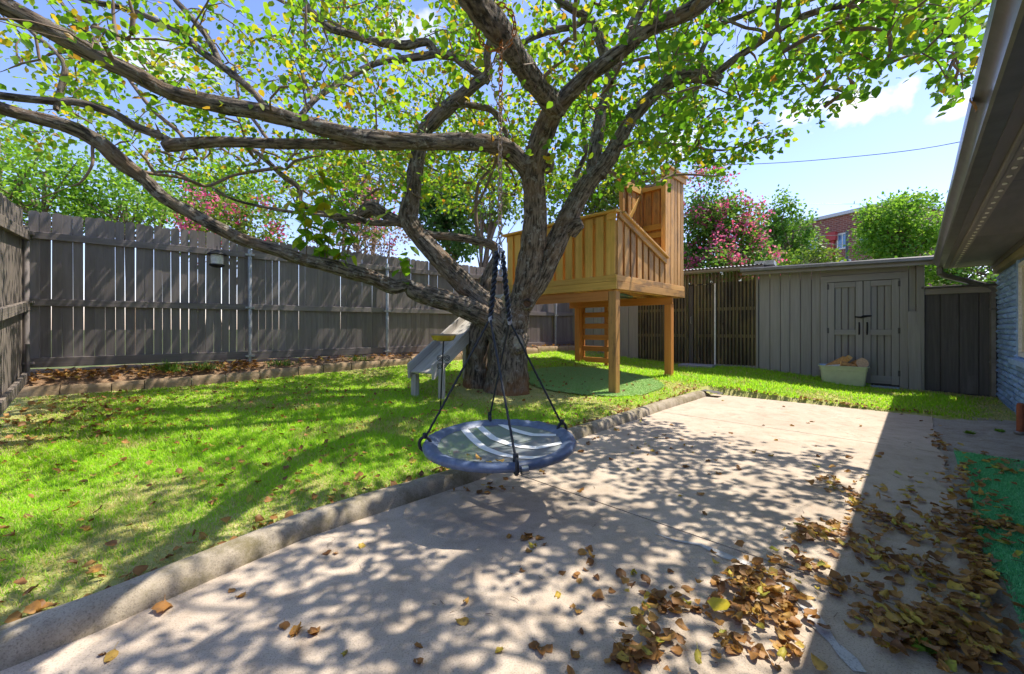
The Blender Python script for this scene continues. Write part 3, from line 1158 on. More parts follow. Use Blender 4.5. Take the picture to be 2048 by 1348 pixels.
hbox("frame", 6.42, WU1 - 0.058, WV - 0.004, WV + 0.06, WZ1 - 0.05, WZ1, WHITE, win)
hbox("pane", 6.42, WU1 - 0.058, WV + 0.02, WV + 0.03, WZ0 + 0.052, WZ1 - 0.052, CREAM, win)
hbox("sill", 6.5, WU1 + 0.14, WV - 0.07, WV + 0.011, WZ0 - 0.10, WZ0 - 0.025, BLUE, win, 0.008)
# eave
GV, EU1, EU0 = 0.215, 9.95, -3.5
hbox("frieze_board", -4, HU + 0.03, WV - 0.05, WV + 0.10, 2.02, 2.15, OLIVE, house, 0.003)
hbox("frieze_trim", -4, HU + 0.05, WV - 0.075, WV - 0.052, 2.10, 2.155, SOFFIT, house, 0.003)
hbox("soffit_board", EU0, EU1, GV + 0.10, GV + 0.155, 2.160, 2.175, SOFFIT)
hbox("ledge_trim", EU0, EU1, GV + 0.157, GV + 0.182, 2.140, 2.175, FASCIA, house, 0.003)
hbox("vent_strip", EU0, EU1, GV + 0.184, GV + 0.245, 2.150, 2.172, FASCIA)
u = 1.6
hole = None
WSPOT = plain("pale_vent_slot", (0.72, 0.68, 0.58), 0.6)
while u < EU1 - 0.03:
    if hole is None:
        mb = MB()
        ring = [(0.030 * math.cos(a), 0.013 * math.sin(a)) for a in np.linspace(0, 2 * math.pi, 13)[:-1]]
        mb.prism(ring, 0.004, Vector((0, 0, -0.004)), EU, EV, EZ)
        hole = mb.mesh("vent_slot", WSPOT, Vector((0, 0, 0)))
    place(hole, "vent_slot", UV(u, GV + 0.214, 2.149), house)
    u += 0.20
for a, b in ((EU0, 2.0), (2.005, 4.4), (4.405, 6.8), (6.805, 9.2), (9.205, EU1 + 0.12)):
    hbox("soffit_board", a, b, GV + 0.248, WV - 0.02, 2.158, 2.176, SOFFIT)
hbox("end_fascia", EU1, EU1 + 0.025, GV + 0.05, WV + 3, 2.15, 2.29, DARKTRIM)
# ogee gutter
gp_ = [(0.10, 2.295), (0.10, 2.165), (0.03, 2.165), (0.018, 2.175), (0.012, 2.20), (-0.004, 2.225), (-0.026, 2.245), (-0.03, 2.27), (-0.03, 2.295), (-0.022, 2.295), (-0.018, 2.25), (0.02, 2.19), (0.09, 2.175), (0.09, 2.295)]
mb = MB()
mb.prism([(GV + a, b) for a, b in gp_], EU1 - EU0, EU * EU0, EV, EZ, EU)
mb.build("gutter", DARKTRIM, house, 35)
mb = MB()
mb.prism([(GV + 0.02, 2.30), (GV + 0.02, 2.33), (4.0, 3.5), (4.0, 3.47)], EU1 - EU0 + 0.12, EU * EU0, EV, EZ, EU)
mb.build("roof", ROOF, house)
# downspout: elbow under the gutter, run back to the wall, then down the corner
dsp = place(None, "downspout", UV(HU, WV, 0.1), house)


def spout(pts, w=0.10, d=0.075):
    mb = MB()
    for a, b in zip(pts, pts[1:]):
        dd = (b - a).normalized()
        mb.beam(a - dd * 0.012, b + dd * 0.012, w, d, EZ if abs(dd.z) < 0.9 else EV, 0.014)
    return mb


e0, e1, e2 = UV(9.88, GV + 0.05, 2.17), UV(9.88, GV + 0.055, 2.07), UV(9.90, GV + 0.12, 2.02)
e3, e4 = UV(10.06, WV - 0.10, 1.83), UV(10.06, WV - 0.05, 1.77)
spout([e0, e1, e2]).build("elbow", DARKTRIM, dsp)
spout([e2, e3]).build("run", DARKTRIM, dsp)
spout([e3, e4, UV(10.06, WV - 0.05, 1.62)]).build("elbow", DARKTRIM, dsp)
spout([UV(10.06, WV - 0.05, 1.62), UV(10.06, WV - 0.05, 0.08)]).build("drop_pipe", DARKTRIM, dsp)
for z in (1.45, 0.6):
    hbox("strap", 10.01, 10.11, WV - 0.094, WV - 0.004, z, z + 0.025, DARKTRIM, dsp)
# rusty pipe standing in the dirt by the wall
rp = G(2041, 868, 0.02)
pipe = thing("rusty_pipe", "short rusty orange pipe standing in the dirt by the house wall", "pipe", rp)
mb = MB()
mb.tube([rp, rp + EZ * 0.30, rp + EZ * 0.33], [0.03, 0.03, 0.022], 16)
mb.build("pipe_body", RUST, pipe, 40)
mb = MB()
mb.lathe([(0.0, 0.0), (0.05, 0.0), (0.05, 0.02), (0.033, 0.03), (0.033, 0.0)], rp, 16)
mb.build("collar", DARKTRIM, pipe, 40)
# ------------------------------------------------------------------ the raised playhouse
C0 = Vector((1.64, 6.5, 0))
EP, EQ = EU, -EV
PAX = (EP, EQ, EZ)
LP, LQ, TP, TQ = 2.6, 2.46, 1.74, 0.89
DK = 2.0


def pq(p, q, z=0.0):
    return C0 + EP * p + EQ * q + EZ * z


def pz(p, q):
    a = pq(p, q)
    return gxy(a.x, a.y)


play = thing("playhouse", "raised cedar board playhouse on four posts with a tall corner tower", "playhouse", pq(1.2, 1.2, 0.2))


def pbox(name, p0, p1, q0, q1, z0, z1, mat=None, parent=None, ch=0.004, grain=2):
    mb = MB()
    mb.box(pq((p0 + p1) / 2, (q0 + q1) / 2, (z0 + z1) / 2), (abs(p1 - p0), abs(q1 - q0), z1 - z0), PAX, ch, grain)
    return mb.build(name, mat or CEDAR, parent or play)


# posts
for p0, q0 in ((0.0, 0.0), (2.07, 0.01), (2.07, 2.16), (0.0, 2.3)):
    pbox("post", p0, p0 + 0.135, q0, q0 + 0.135, pz(p0, q0) - 0.08, 1.62 if p0 > 0 else 1.75, CEDAR if p0 < 1 else CEDAR_RED, None, 0.008)
# beams
pbox("beam", 0.002, 0.045, 0.137, LQ, 1.60, 1.755, CEDAR_RED, None, 0.004, 1)
pbox("beam", 2.09, 2.13, -0.01, LQ, 1.622, 1.765, CEDAR_RED, None, 0.004, 1)
pbox("beam", 2.135, 2.175, 0.02, LQ, 1.63, 1.765, CEDAR_RED, None, 0.004, 1)
# joists and deck boards
for q0 in np.linspace(0.1, LQ - 0.1, 6):
    pbox("joist", 0.05, LP - 0.03, q0 - 0.02, q0 + 0.02, 1.77, 1.905, CEDAR, None, 0.003, 0)
n = 17
for k in range(n):
    a = 0.03 + (LP - 0.06) * k / n
    pbox("deck_board", a, a + (LP - 0.06) / n - 0.008, 0.03, LQ - 0.03, 1.907, 1.945, CEDAR, None, 0.004, 1)
# two trim boards round the deck
for z0, z1 in ((1.775, 1.898), (1.902, 2.0)):
    o = 0.003 if z0 < 1.9 else 0.0
    pbox("fascia_board", -0.03 - o, 0.0 - o, -0.03, LQ + 0.03, z0, z1, CEDAR_GREEN, None, 0.004, 1)
    pbox("fascia_board", -0.001, LP * (0.62 if z0 > 1.9 else 1), -0.032 - o, -0.001 - o, z0, z1, CEDAR, None, 0.004, 0)
    if z0 > 1.9:
        pbox("fascia_board", LP * 0.62 + 0.004, LP, -0.034, -0.003, z0, z1, CEDAR, None, 0.004, 0)
    pbox("fascia_board", LP, LP + 0.03, -0.03, LQ + 0.03, z0, z1, CEDAR, None, 0.004, 1)
    pbox("fascia_board", 0, LP, LQ, LQ + 0.03, z0, z1, CEDAR, None, 0.004, 0)


def boards(fixed, axis, a0, a1, zt, mat, out, pitch=0.197, bw=0.147, z0=DK + 0.004, name="board"):
    """front boards with narrower boards set behind their gaps; axis 'p' or 'q' runs along the wall, out = outward sign"""
    n = max(1, round((a1 - a0) / pitch))
    st = (a1 - a0) / n
    for k in range(n):
        a = a0 + st * k
        w = bw * random.uniform(0.94, 1.05)
        for (x0, x1, d0, d1) in ((a + 0.004, a + w, 0.0, 0.021), (a + w - 0.04, a + st + 0.045, -0.046, -0.028)):
            x1 = min(x1, a1)
            if x1 - x0 < 0.02:
                continue
            zl, zr = zt(x0), zt(x1)
            ex = EP if axis == "p" else EQ
            oz = (EQ if axis == "p" else EP) * out
            base = pq(x0, fixed) if axis == "p" else pq(fixed, x0)
            j = random.uniform(-0.006, 0.006)
            w_ = x1 - x0
            c = 0.004
            mb = MB()
            mb.prism([(0, z0 + random.uniform(-0.004, 0.0)), (w_, z0), (w_, zr), (0, zl)], d1 - d0, base + oz * (d0 + j * 0.4), ex, EZ, oz)
            mb.build(name, mat, play)


rail_p = lambda p: 2.96 if p < 0.18 else 2.96 + (2.44 - 2.96) * (p - 0.18) / (TP - 0.18)
boards(-0.006, "q", 0.0, LQ, lambda q: 2.96, CEDAR_GREEN, -1)
boards(-0.006, "p", 0.02, TP, rail_p, CEDAR, -1, 0.205)
# tower: right wall, back wall, left wall
TZ = 4.16
boards(-0.006, "p", TP + 0.09, LP, lambda p: TZ, CEDAR, -1, 0.165, 0.135)
boards(LP - 0.03, "q", 0.0, TQ, lambda q: TZ - 0.02, CEDAR, 1, 0.18, 0.14)
boards(TQ, "p", TP + 0.09, LP - 0.05, lambda p: TZ - 0.02, CEDAR, 1, 0.18, 0.14)
for q0 in (-0.03, TQ - 0.03):
    pbox("tower_post", TP, TP + 0.088, q0, q0 + 0.088, DK, TZ + 0.02, CEDAR, None, 0.006)
for q0 in (0.02, TQ - 0.1):
    pbox("tower_post", LP - 0.14, LP - 0.06, q0 + 0.02, q0 + 0.10, 1.95, TZ, CEDAR, None, 0.006)
# tower caps and inner bracing
pbox("cap_board", TP - 0.05, LP + 0.06, -0.10, 0.06, TZ + 0.022, TZ + 0.058, CEDAR, None, 0.004, 0)
pbox("cap_trim", TP + 0.09, LP + 0.05, -0.062, -0.034, TZ - 0.10, TZ + 0.02, CEDAR, None, 0.004, 0)
pbox("cap_board", TP - 0.05, LP + 0.02, TQ - 0.06, TQ + 0.08, TZ + 0.022, TZ + 0.058, CEDAR_GREEN, None, 0.004, 0)
pbox("cap_board", LP - 0.10, LP + 0.05, 0.062, TQ - 0.062, TZ + 0.02, TZ + 0.055, CEDAR_GREEN, None, 0.004, 1)
pbox("top_rail", TP + 0.09, LP - 0.15, TQ - 0.075, TQ - 0.03, TZ - 0.14, TZ + 0.018, CEDAR_GREEN, None, 0.004, 0)
pbox("top_rail", LP - 0.135, LP - 0.06, 0.12, TQ - 0.08, TZ - 0.10, TZ + 0.016, CEDAR_GREEN, None, 0.004, 1)
mb = MB()
mb.beam(pq(TP + 0.12, TQ - 0.055, 3.30), pq(LP - 0.16, TQ - 0.055, 3.98), 0.03, 0.085, EZ, 0.004)
mb.build("brace", CEDAR_GREEN, play)
for z0 in (3.22, 3.05):
    pbox("cross_board", LP - 0.125, LP - 0.07, 0.10, TQ - 0.09, z0, z0 + 0.12, CEDAR_GREEN, None, 0.004, 1)
mb = MB()
mb.beam(pq(TP + 0.10, 0.04, 2.55), pq(TP + 0.52, 0.04, 3.15), 0.03, 0.08, EZ, 0.004)
mb.build("brace", GREYWOOD, play)
# rails
pbox("rail_cap", -0.09, 0.075, -0.06, LQ + 0.06, 2.985, 3.02, CEDAR_GREEN, None, 0.005, 1)
pbox("rail_trim", -0.045, -0.03, -0.03, 0.13, 2.88, 2.983, CEDAR_GREEN, None, 0.003, 1)
pbox("rail_support", 0.002, 0.04, 0.02, LQ, 2.87, 2.983, CEDAR_GREEN, None, 0.003, 1)
mb = MB()
mb.beam(pq(0.10, -0.035, 2.995), pq(TP + 0.02, -0.035, 2.475), 0.14, 0.035, EZ, 0.004)
mb.build("rail_cap", CEDAR, play)
mb = MB()
mb.beam(pq(0.02, -0.052, 2.965), pq(TP + 0.0, -0.052, 2.40), 0.025, 0.10, EZ, 0.004)
mb.build("rail_trim", CEDAR, play)
pbox("corner_stud", -0.003, 0.085, -0.003, 0.085, DK, 2.868, CEDAR)
# far side railings
boards(LQ, "p", 0.9, LP, lambda p: 2.75, CEDAR, 1)
boards(LP, "q", TQ + 0.1, 1.45, lambda q: 2.9, CEDAR, 1)
pbox("rail_cap", 0.85, LP + 0.05, LQ - 0.06, LQ + 0.08, 2.77, 2.805, CEDAR, None, 0.004, 0)
# ladder on the far side
lad = place(None, "ladder", pq(2.14, 1.8, 0.3), play)
for q0 in (1.50, 2.12):
    pbox("stile", 2.206, 2.245, q0, q0 + 0.085, pz(2.2, q0) - 0.05, 1.77, CEDAR_RED, lad)
z = pz(2.2, 1.8) + 0.04
for k in range(6):
    pbox("rung", 2.18, 2.204, 1.46, 2.155, z, z + 0.115, CEDAR_RED, lad, 0.006, 1)
    z += 0.255
# coiled hose pushed under the deck boards
mb = MB()
for k in range(3):
    pts = [pq(0.6 + 0.36 * math.cos(a) + 0.1 * k, 0.5 + 0.3 * math.sin(a), 1.745 - 0.012 * k) for a in np.linspace(0, 2 * math.pi, 19)]
    mb.tube(pts, 0.011, 6)
mb.build("hose_coil", plain("green_hose", (0.10, 0.16, 0.13), 0.4), None, 50, label="dark green hose coiled against the underside of the playhouse deck", cat="hose")

# ------------------------------------------------------------------ the slide
B, T = Vector((-1.27, 5.75, 0.53)), Vector((-0.22, 8.0, 1.80))
slide = thing("wooden_slide", "weathered grey plank slide sloping down from the playhouse to the lawn", "slide", Vector((B.x, B.y, gxy(B.x, B.y))))
sdv = (T - B).normalized()
ssd = sdv.cross(EZ).normalized()
sup = ssd.cross(sdv)
SLX = (ssd, sdv, sup)
LS = (T - B).length
for k in (-1, 0, 1):
    mb = MB()
    mb.box((B + T) / 2 + ssd * (k * 0.125), (0.122, LS, 0.022), SLX, 0.003, 1)
    mb.build("slide_board", GREYWOOD, slide)
for k in (-1, 1):
    mb = MB()
    a = 0.12
    mb.prism([(-LS / 2 - 0.05, -0.07), (LS / 2, -0.07), (LS / 2, 0.12), (-LS / 2 + 0.03, 0.12)], 0.035, (B + T) / 2 + ssd * (k * 0.207 - 0.0175), sdv, sup, ssd, 0)
    mb.build("side_rail", GREYWOOD, slide)
for k, d in ((-1, 0.10), (1, 0.14)):
    f = B + sdv * d + ssd * (k * (0.207 + (0.05 if k > 0 else -0.03)))
    mb = MB()
    g0 = gxy(f.x, f.y)
    mb.beam(Vector((f.x, f.y, g0 - 0.05)), Vector((f.x, f.y, f.z + (0.06 if k > 0 else -0.075))), 0.085, 0.06 if k > 0 else 0.09, sdv, 0.006)
    mb.build("leg", GREYWOOD, slide)
f = B + sdv * 1.75
for k in (-1, 1):
    g = f + ssd * (k * 0.24)
    mb = MB()
    mb.beam(Vector((g.x, g.y, gxy(g.x, g.y) - 0.05)), Vector((g.x, g.y, g.z)), 0.07, 0.07, sdv, 0.006)
    mb.build("leg", GREYWOOD, slide)

# ------------------------------------------------------------------ bird bath on a stake
fb = Vector((-0.857, 4.89, 0))
fb.z = gxy(fb.x, fb.y)
ft = Vector((-0.815, 4.89, 1.0))
AMBER = plain("amber_glaze", (0.52, 0.36, 0.05), 0.25, 0.25, 0.2, 9, 0.0, (0.36, 0.22, 0.03), False, 0.6)
feed = thing("bird_dish", "amber glazed bird dish on a thin black metal stake in the lawn", "bird feeder", fb)
mb = MB()
mb.lathe([(0.0, 0.0), (0.085, 0.0), (0.12, 0.012), (0.142, 0.05), (0.146, 0.072), (0.136, 0.072), (0.125, 0.04), (0.08, 0.028), (0.0, 0.028)], ft, 32)
mb.build("dish", AMBER, feed, 35)
mb = MB()
mb.lathe([(0.136, 0.068), (0.152, 0.068), (0.154, 0.08), (0.14, 0.084), (0.134, 0.078)], ft, 32, None, True)
mb.build("rim", plain("weathered_rim", (0.28, 0.21, 0.13), 0.6), feed, 35)
mb = MB()
mb.lathe([(0.0, 0.055), (0.13, 0.055)], ft, 28)
mb.build("seed_bed", plain("bird_seed", (0.34, 0.25, 0.15), 0.9, 0, 0.4, 90, 0.01), feed)
mb = MB()
mb.tube([fb - EZ * 0.05, fb.lerp(ft, 0.5), ft], 0.0085, 8)
mb.build("stake", BLACKMETAL, feed, 60)
for k in (-1, 1):
    for zz in (0.20, 0.30):
        c = ft - EZ * zz + Vector((k * 0.045, 0, 0))
        pts = []
        for i in range(26):
            a = i / 25 * 4.2 * math.pi
            r = 0.006 + 0.034 * i / 25
            sg = 1 if zz < 0.25 else -1
            pts.append(c + Vector((-k * r * math.cos(a), 0, sg * r * math.sin(a))))
        mb = MB()
        mb.tube(pts, 0.004, 5)
        mb.build("scroll", BLACKMETAL, feed, 60)
mb = MB()
mb.tube([fb + Vector((-0.11, -0.0, 0.03)), fb + Vector((-0.09, 0, 0.06)), fb + Vector((0.0, 0, 0.055)), fb + Vector((0.07, 0.02, 0.05)), fb + Vector((0.075, 0.02, -0.02))], 0.006, 6)
mb.build("foot_prong", RUST, feed, 60)

# ------------------------------------------------------------------ saucer swing
SY, SR = 2.72, 0.503
SCN = Vector((-0.08, SY, 0.405))
SLEEVE = plain("navy_sleeve", (0.13, 0.175, 0.28), 0.42, 0, 0.18, 26, 0.004, (0.07, 0.10, 0.17), False, 0.5)
STRIPE = plain("pale_stripe", (0.82, 0.82, 0.80), 0.6, 0, 0.06, 40)
ROPE = plain("black_rope", (0.02, 0.024, 0.032), 0.5, 0, 0.3, 200, 0.002)
CHROME = plain("bright_steel", (0.5, 0.5, 0.5), 0.3, 0.9, 0.1, 30)
m, nt, p_, out = new_mat("mesh_fabric")
nn = tex(nt, coords(nt, "pos"), 6, 4)
nt.links.new(mixrgb(nt, nn, (0.17, 0.20, 0.22), (0.24, 0.26, 0.27)), p_.inputs["Base Color"])
p_.inputs["Roughness"].default_value = 0.6
tr = node(nt, "ShaderNodeBsdfTransparent")
mx = node(nt, "ShaderNodeMixShader")
mx.inputs[0].default_value = 0.22
nt.links.new(p_.outputs[0], mx.inputs[1])
nt.links.new(tr.outputs[0], mx.inputs[2])
nt.links.new(mx.outputs[0], out.inputs[0])
NET = m
swing = thing("saucer_swing", "round navy saucer swing with pale stripes hanging from black ropes", "swing", SCN)
STILT = Matrix.Rotation(math.radians(2.0), 3, "X") @ Matrix.Rotation(math.radians(-1.0), 3, "Y")
sx, sy, szv = STILT @ Vector((1, 0, 0)), STILT @ Vector((0, 1, 0)), STILT @ EZ
SAXS = (sx, sy, szv)


def sw(r, a, z=0.0):
    return SCN + sx * (r * math.cos(a)) + sy * (r * math.sin(a)) + szv * z


mb = MB()
prof = [(0.405, -0.004), (0.43, 0.014), (0.465, 0.026), (0.49, 0.02), (0.503, 0.0), (0.498, -0.02), (0.475, -0.03), (0.45, -0.018), (0.42, -0.012)]
vs, gs = [], []
NS = 72
for r, z in prof:
    for k in range(NS):
        a = 2 * math.pi * k / NS
        w = 0.006 * noise.noise(Vector((math.cos(a) * 9, math.sin(a) * 9, z * 60)))
        vs.append(sw(r + w, a, z + w))
        gs.append((r * math.cos(a), r * math.sin(a), z))
n = len(prof)
fs = [(i * NS + k, i * NS + (k + 1) % NS, ((i + 1) % n) * NS + (k + 1) % NS, ((i + 1) % n) * NS + k) for i in range(n) for k in range(NS)]
mb.add(vs, fs, gs)
mb.build("sleeve", SLEEVE, swing, 80)
mb = MB()
vs, gs = [], []
for r in np.linspace(0.02, 0.415, 7):
    for k in range(48):
        a = 2 * math.pi * k / 48
        vs.append(sw(r, a, -0.004 - 0.036 * (1 - (r / 0.415) ** 2)))
        gs.append((r * math.cos(a), r * math.sin(a), 0))
fs = [(i * 48 + k, i * 48 + (k + 1) % 48, (i + 1) * 48 + (k + 1) % 48, (i + 1) * 48 + k) for i in range(6) for k in range(48)] + [tuple(range(48))]
mb.add(vs, fs, gs)
mat_o = mb.build("mat", NET, swing, 80)
for line, wd in (([(928, 861), (948, 874), (967, 886), (1002, 899), (1035, 907), (1080, 914), (1108, 914)], 0.058), ([(958, 856), (987, 871), (1030, 883), (1075, 891), (1124, 888)], 0.054), ([(990, 850), (1020, 859), (1065, 869), (1114, 874)], 0.046)):
    pts = [G(a, b, 0.40) for a, b in line]
    fine = []
    for i in range(len(pts) - 1):
        for f in (0, 0.34, 0.67):
            fine.append(pts[i].lerp(pts[i + 1], f))
    fine.append(pts[-1])
    mb = MB()
    vs = []
    for i, p in enumerate(fine):
        d = (fine[min(i + 1, len(fine) - 1)] - fine[max(i - 1, 0)]).normalized()
        s = Vector((d.y, -d.x, 0))
        for k in (-1, 1):
            q = p + s * (k * wd / 2)
            r = math.hypot(q.x - SCN.x, q.y - SCN.y)
            if r > 0.41:
                q = SCN + (q - SCN) * (0.41 / r)
                r = 0.41
            q = sw(r, math.atan2(q.y - SCN.y, q.x - SCN.x), 0.001 - 0.036 * (1 - (r / 0.415) ** 2))
            vs.append(q)
    mb.add(vs, [(2 * i, 2 * i + 2, 2 * i + 3, 2 * i + 1) for i in range(len(fine) - 1)], vs)
    mb.build("stripe", STRIPE, swing)
hub = Vector((-0.08, SY, 1.66))
kl, kr = Vector((-0.143, SY - 0.01, 1.215)), Vector((-0.016, SY + 0.01, 1.20))
angs = []
for px, py in ((1135, 860), (868, 882), (1037, 932), (978, 842)):
    g = G(px, py, 0.42)
    angs.append(math.atan2(g.y - SCN.y, g.x - SCN.x))


def rope(name, a, b, r, twist=0):
    mb = MB()
    d = b - a
    n = max(2, int(d.length / 0.02))
    dn = d.normalized()
    s = dn.cross(Vector((0, 1, 0))).normalized()
    t = dn.cross(s)
    if twist:
        for ph in (0, math.pi):
            pts = [a + d * (i / (2 * n)) + (s * math.cos(ph + i * 0.8) + t * math.sin(ph + i * 0.8)) * r * 0.75 for i in range(2 * n + 1)]
            mb.tube(pts, r * 0.8, 6)
    else:
        mb.tube([a + d * (i / n) + s * 0.0012 * math.sin(i * 2.2) for i in range(n + 1)], r, 7)
    return mb.build(name, ROPE, swing, 60)


rope("thick_rope", hub + Vector((-0.02, 0, 0)), kl, 0.0135, 1)
rope("thick_rope", hub + Vector((0.015, 0.0, 0)), kr, 0.0135, 1)
for a, k in ((angs[0], kr), (angs[1], kl), (angs[2], kl), (angs[3], kr)):
    e = sw(0.487, a, 0.045)
    rope("rope", k, e, 0.0075)
    mb = MB()
    ring = [e + szv * (-0.035) + (szv * math.cos(t) * 0.045 + (sx * math.cos(a) + sy * math.sin(a)) * math.sin(t) * 0.036) for t in np.linspace(0, 2 * math.pi, 15)]
    mb.tube(ring, 0.011, 7, False)
    mb.build("strap", ROPE, swing, 60)
    mb = MB()
    mb.lathe([(0.0, -0.02), (0.014, -0.015), (0.016, 0.0), (0.014, 0.018), (0.0, 0.024)], e + EZ * 0.015, 10)
    mb.build("knot", ROPE, swing, 60)
e = sw(0.505, angs[2] + 0.07, 0.0)
mb = MB()
mb.tube([sw(0.503, angs[2] + 0.05, -0.012), sw(0.503, angs[2] + 0.125, -0.012)], 0.026, 12)
mb.build("pipe_joint", CHROME, swing, 40)
for k in (kl, kr):
    mb = MB()
    mb.lathe([(0.0, -0.03), (0.012, -0.022), (0.016, 0.0), (0.013, 0.02), (0.0, 0.03)], k, 10)
    mb.build("splice", plain("grey_twine", (0.35, 0.36, 0.38), 0.6), swing, 60)

# ------------------------------------------------------------------ chain
RUSTC = plain("rusted_chain", (0.66, 0.26, 0.05), 0.6, 0.15, 0.25, 60, 0.001, (0.28, 0.10, 0.03))
OLDC = plain("worn_chain", (0.56, 0.42, 0.28), 0.5, 0.3, 0.25, 60, 0.001, (0.22, 0.13, 0.08))


def link_mesh(L, Wd, r, mat):
    pts = []
    h = L / 2 - Wd / 2
    for i in range(6):
        a = math.pi * i / 5
        pts.append(Vector((Wd / 2 * math.cos(a), 0, h + Wd / 2 * math.sin(a))))
    for i in range(6):
        a = math.pi + math.pi * i / 5
        pts.append(Vector((Wd / 2 * math.cos(a), 0, -h + Wd / 2 * math.sin(a))))
    n = len(pts)
    vs = []
    for i, p in enumerate(pts):
        t = (pts[(i + 1) % n] - pts[i - 1]).normalized()
        b = Vector((0, 1, 0))
        s = t.cross(b)
        for k in range(5):
            a = 2 * math.pi * k / 5
            vs.append(p + s * (r * math.cos(a)) + b * (r * math.sin(a)))
    mb = MB()
    mb.add(vs, [(i * 5 + k, i * 5 + (k + 1) % 5, ((i + 1) % n) * 5 + (k + 1) % 5, ((i + 1) % n) * 5 + k) for i in range(n) for k in range(5)], vs)
    return mb.mesh("link", mat, Vector((0, 0, 0)), 80)


chain = thing("hanging_chain", "long rusty link chain wrapped round the limb and holding the swing", "chain", Vector((-0.08, SY, 1.66)))
LK = {k: link_mesh(0.046, 0.026, 0.0046, mt) for k, mt in (("r", RUSTC), ("o", OLDC), ("c", CHROME))}
LTHIN = link_mesh(0.04, 0.018, 0.003, OLDC)


def chain_run(pts, pitch, pick):
    pts = [Vector(p) for p in pts]
    seg, acc, i = 0, 0.0, 0
    cum = [0.0]
    for a, b in zip(pts, pts[1:]):
        cum.append(cum[-1] + (b - a).length)
    d = 0.0
    while d < cum[-1]:
        while seg < len(cum) - 2 and d > cum[seg + 1]:
            seg += 1
        f = (d - cum[seg]) / max(cum[seg + 1] - cum[seg], 1e-6)
        p = pts[seg].lerp(pts[seg + 1], f)
        t = (pts[seg + 1] - pts[seg]).normalized()
        q = t.to_track_quat("Z", "Y") @ Matrix.Rotation(math.radians(90 * (i % 2) + 30 + random.uniform(-12, 12)), 3, "Z").to_quaternion()
        place(pick(d / cum[-1]), "link", p, chain, rot=q.to_euler())
        d += pitch
        i += 1


chain_run([hub + EZ * 0.0, Vector((-0.078, SY, 2.4)), Vector((-0.073, SY, 3.05)), Vector((-0.073, SY - 0.01, 3.27))], 0.036, lambda f: LK["c"] if f < 0.05 else (LK["o"] if f < 0.55 or random.random() < 0.15 else LK["r"]))
chain_run([hub + Vector((0.004, -0.012, 0)), hub + Vector((0.006, -0.014, -0.16))], 0.036, lambda f: LK["c"])
LAX0, LAX1 = W(1003, 68, 2.85), W(959, 17, 2.35)
ldir = (LAX1 - LAX0).normalized()
lc = LAX0.lerp(LAX1, 0.28)
ls = ldir.cross(EZ).normalized()
lu = ls.cross(ldir)
chain_run([lc + (ls * math.cos(a) + lu * math.sin(a)) * 0.125 + ldir * (0.012 * math.sin(a)) for a in np.linspace(0, 2 * math.pi, 25)], 0.036, lambda f: LK["r"])
chain_run([lc - ls * 0.10 - EZ * 0.10, Vector((-0.155, SY - 0.02, 2.85)), Vector((-0.075, SY, 2.56))], 0.032, lambda f: LTHIN)

# ------------------------------------------------------------------ tub of firewood by the shed doors
ts = s_at(1686)
tc = sp(ts, 0.42)
tc.z = gxy(tc.x, tc.y) + 0.0
TUB = plain("sage_plastic", (0.56, 0.60, 0.40), 0.45, 0, 0.06, 8)
TUBIN = plain("blue_plastic", (0.42, 0.54, 0.74), 0.45, 0, 0.06, 8)
tub = thing("plastic_tub", "sage green plastic tub full of firewood before the shed doors", "tub", tc)


def rrect(hx, hy, r, n=5):
    pts = []
    for cx, cy, a0 in ((hx - r, hy - r, 0), (-hx + r, hy - r, 90), (-hx + r, -hy + r, 180), (hx - r, -hy + r, 270)):
        for i in range(n):
            a = math.radians(a0 + 90 * i / (n - 1))
            pts.append((cx + r * math.cos(a), cy + r * math.sin(a)))
    return pts


def shell(levels):
    mb = MB()
    vs = []
    for hx, hy, r, z in levels:
        for x, y in rrect(hx, hy, r):
            vs.append(tc + SD * x + SF * y + EZ * z)
    n = len(rrect(1, 1, 0.1))
    fs = [(i * n + k, i * n + (k + 1) % n, (i + 1) * n + (k + 1) % n, (i + 1) * n + k) for i in range(len(levels) - 1) for k in range(n)]
    fs.append(tuple(range(n)))
    mb.add(vs, fs, vs)
    return mb


shell([(0.30, 0.16, 0.05, 0.0), (0.325, 0.185, 0.05, 0.20), (0.327, 0.187, 0.05, 0.255), (0.338, 0.198, 0.05, 0.26), (0.342, 0.202, 0.05, 0.325), (0.362, 0.222, 0.06, 0.33), (0.362, 0.222, 0.06, 0.345), (0.345, 0.205, 0.055, 0.345)]).build("body", TUB, tub, 35)
shell([(0.28, 0.14, 0.05, 0.02), (0.315, 0.175, 0.05, 0.24), (0.346, 0.206, 0.055, 0.346)]).build("lining", TUBIN, tub, 35)
LOGIN = wood("split_wood", (0.80, 0.42, 0.10), (0.86, 0.55, 0.20), (0.46, 0.25, 0.11), 0.8, (40, 40, 3), 0.004, 0.15)
LOGBARK = plain("log_bark", (0.62, 0.33, 0.10), 0.9, 0, 0.3, 30, 0.01, (0.30, 0.16, 0.07))
LOGEND = plain("log_end", (0.62, 0.42, 0.27), 0.85, 0, 0.2, 60, 0.003)


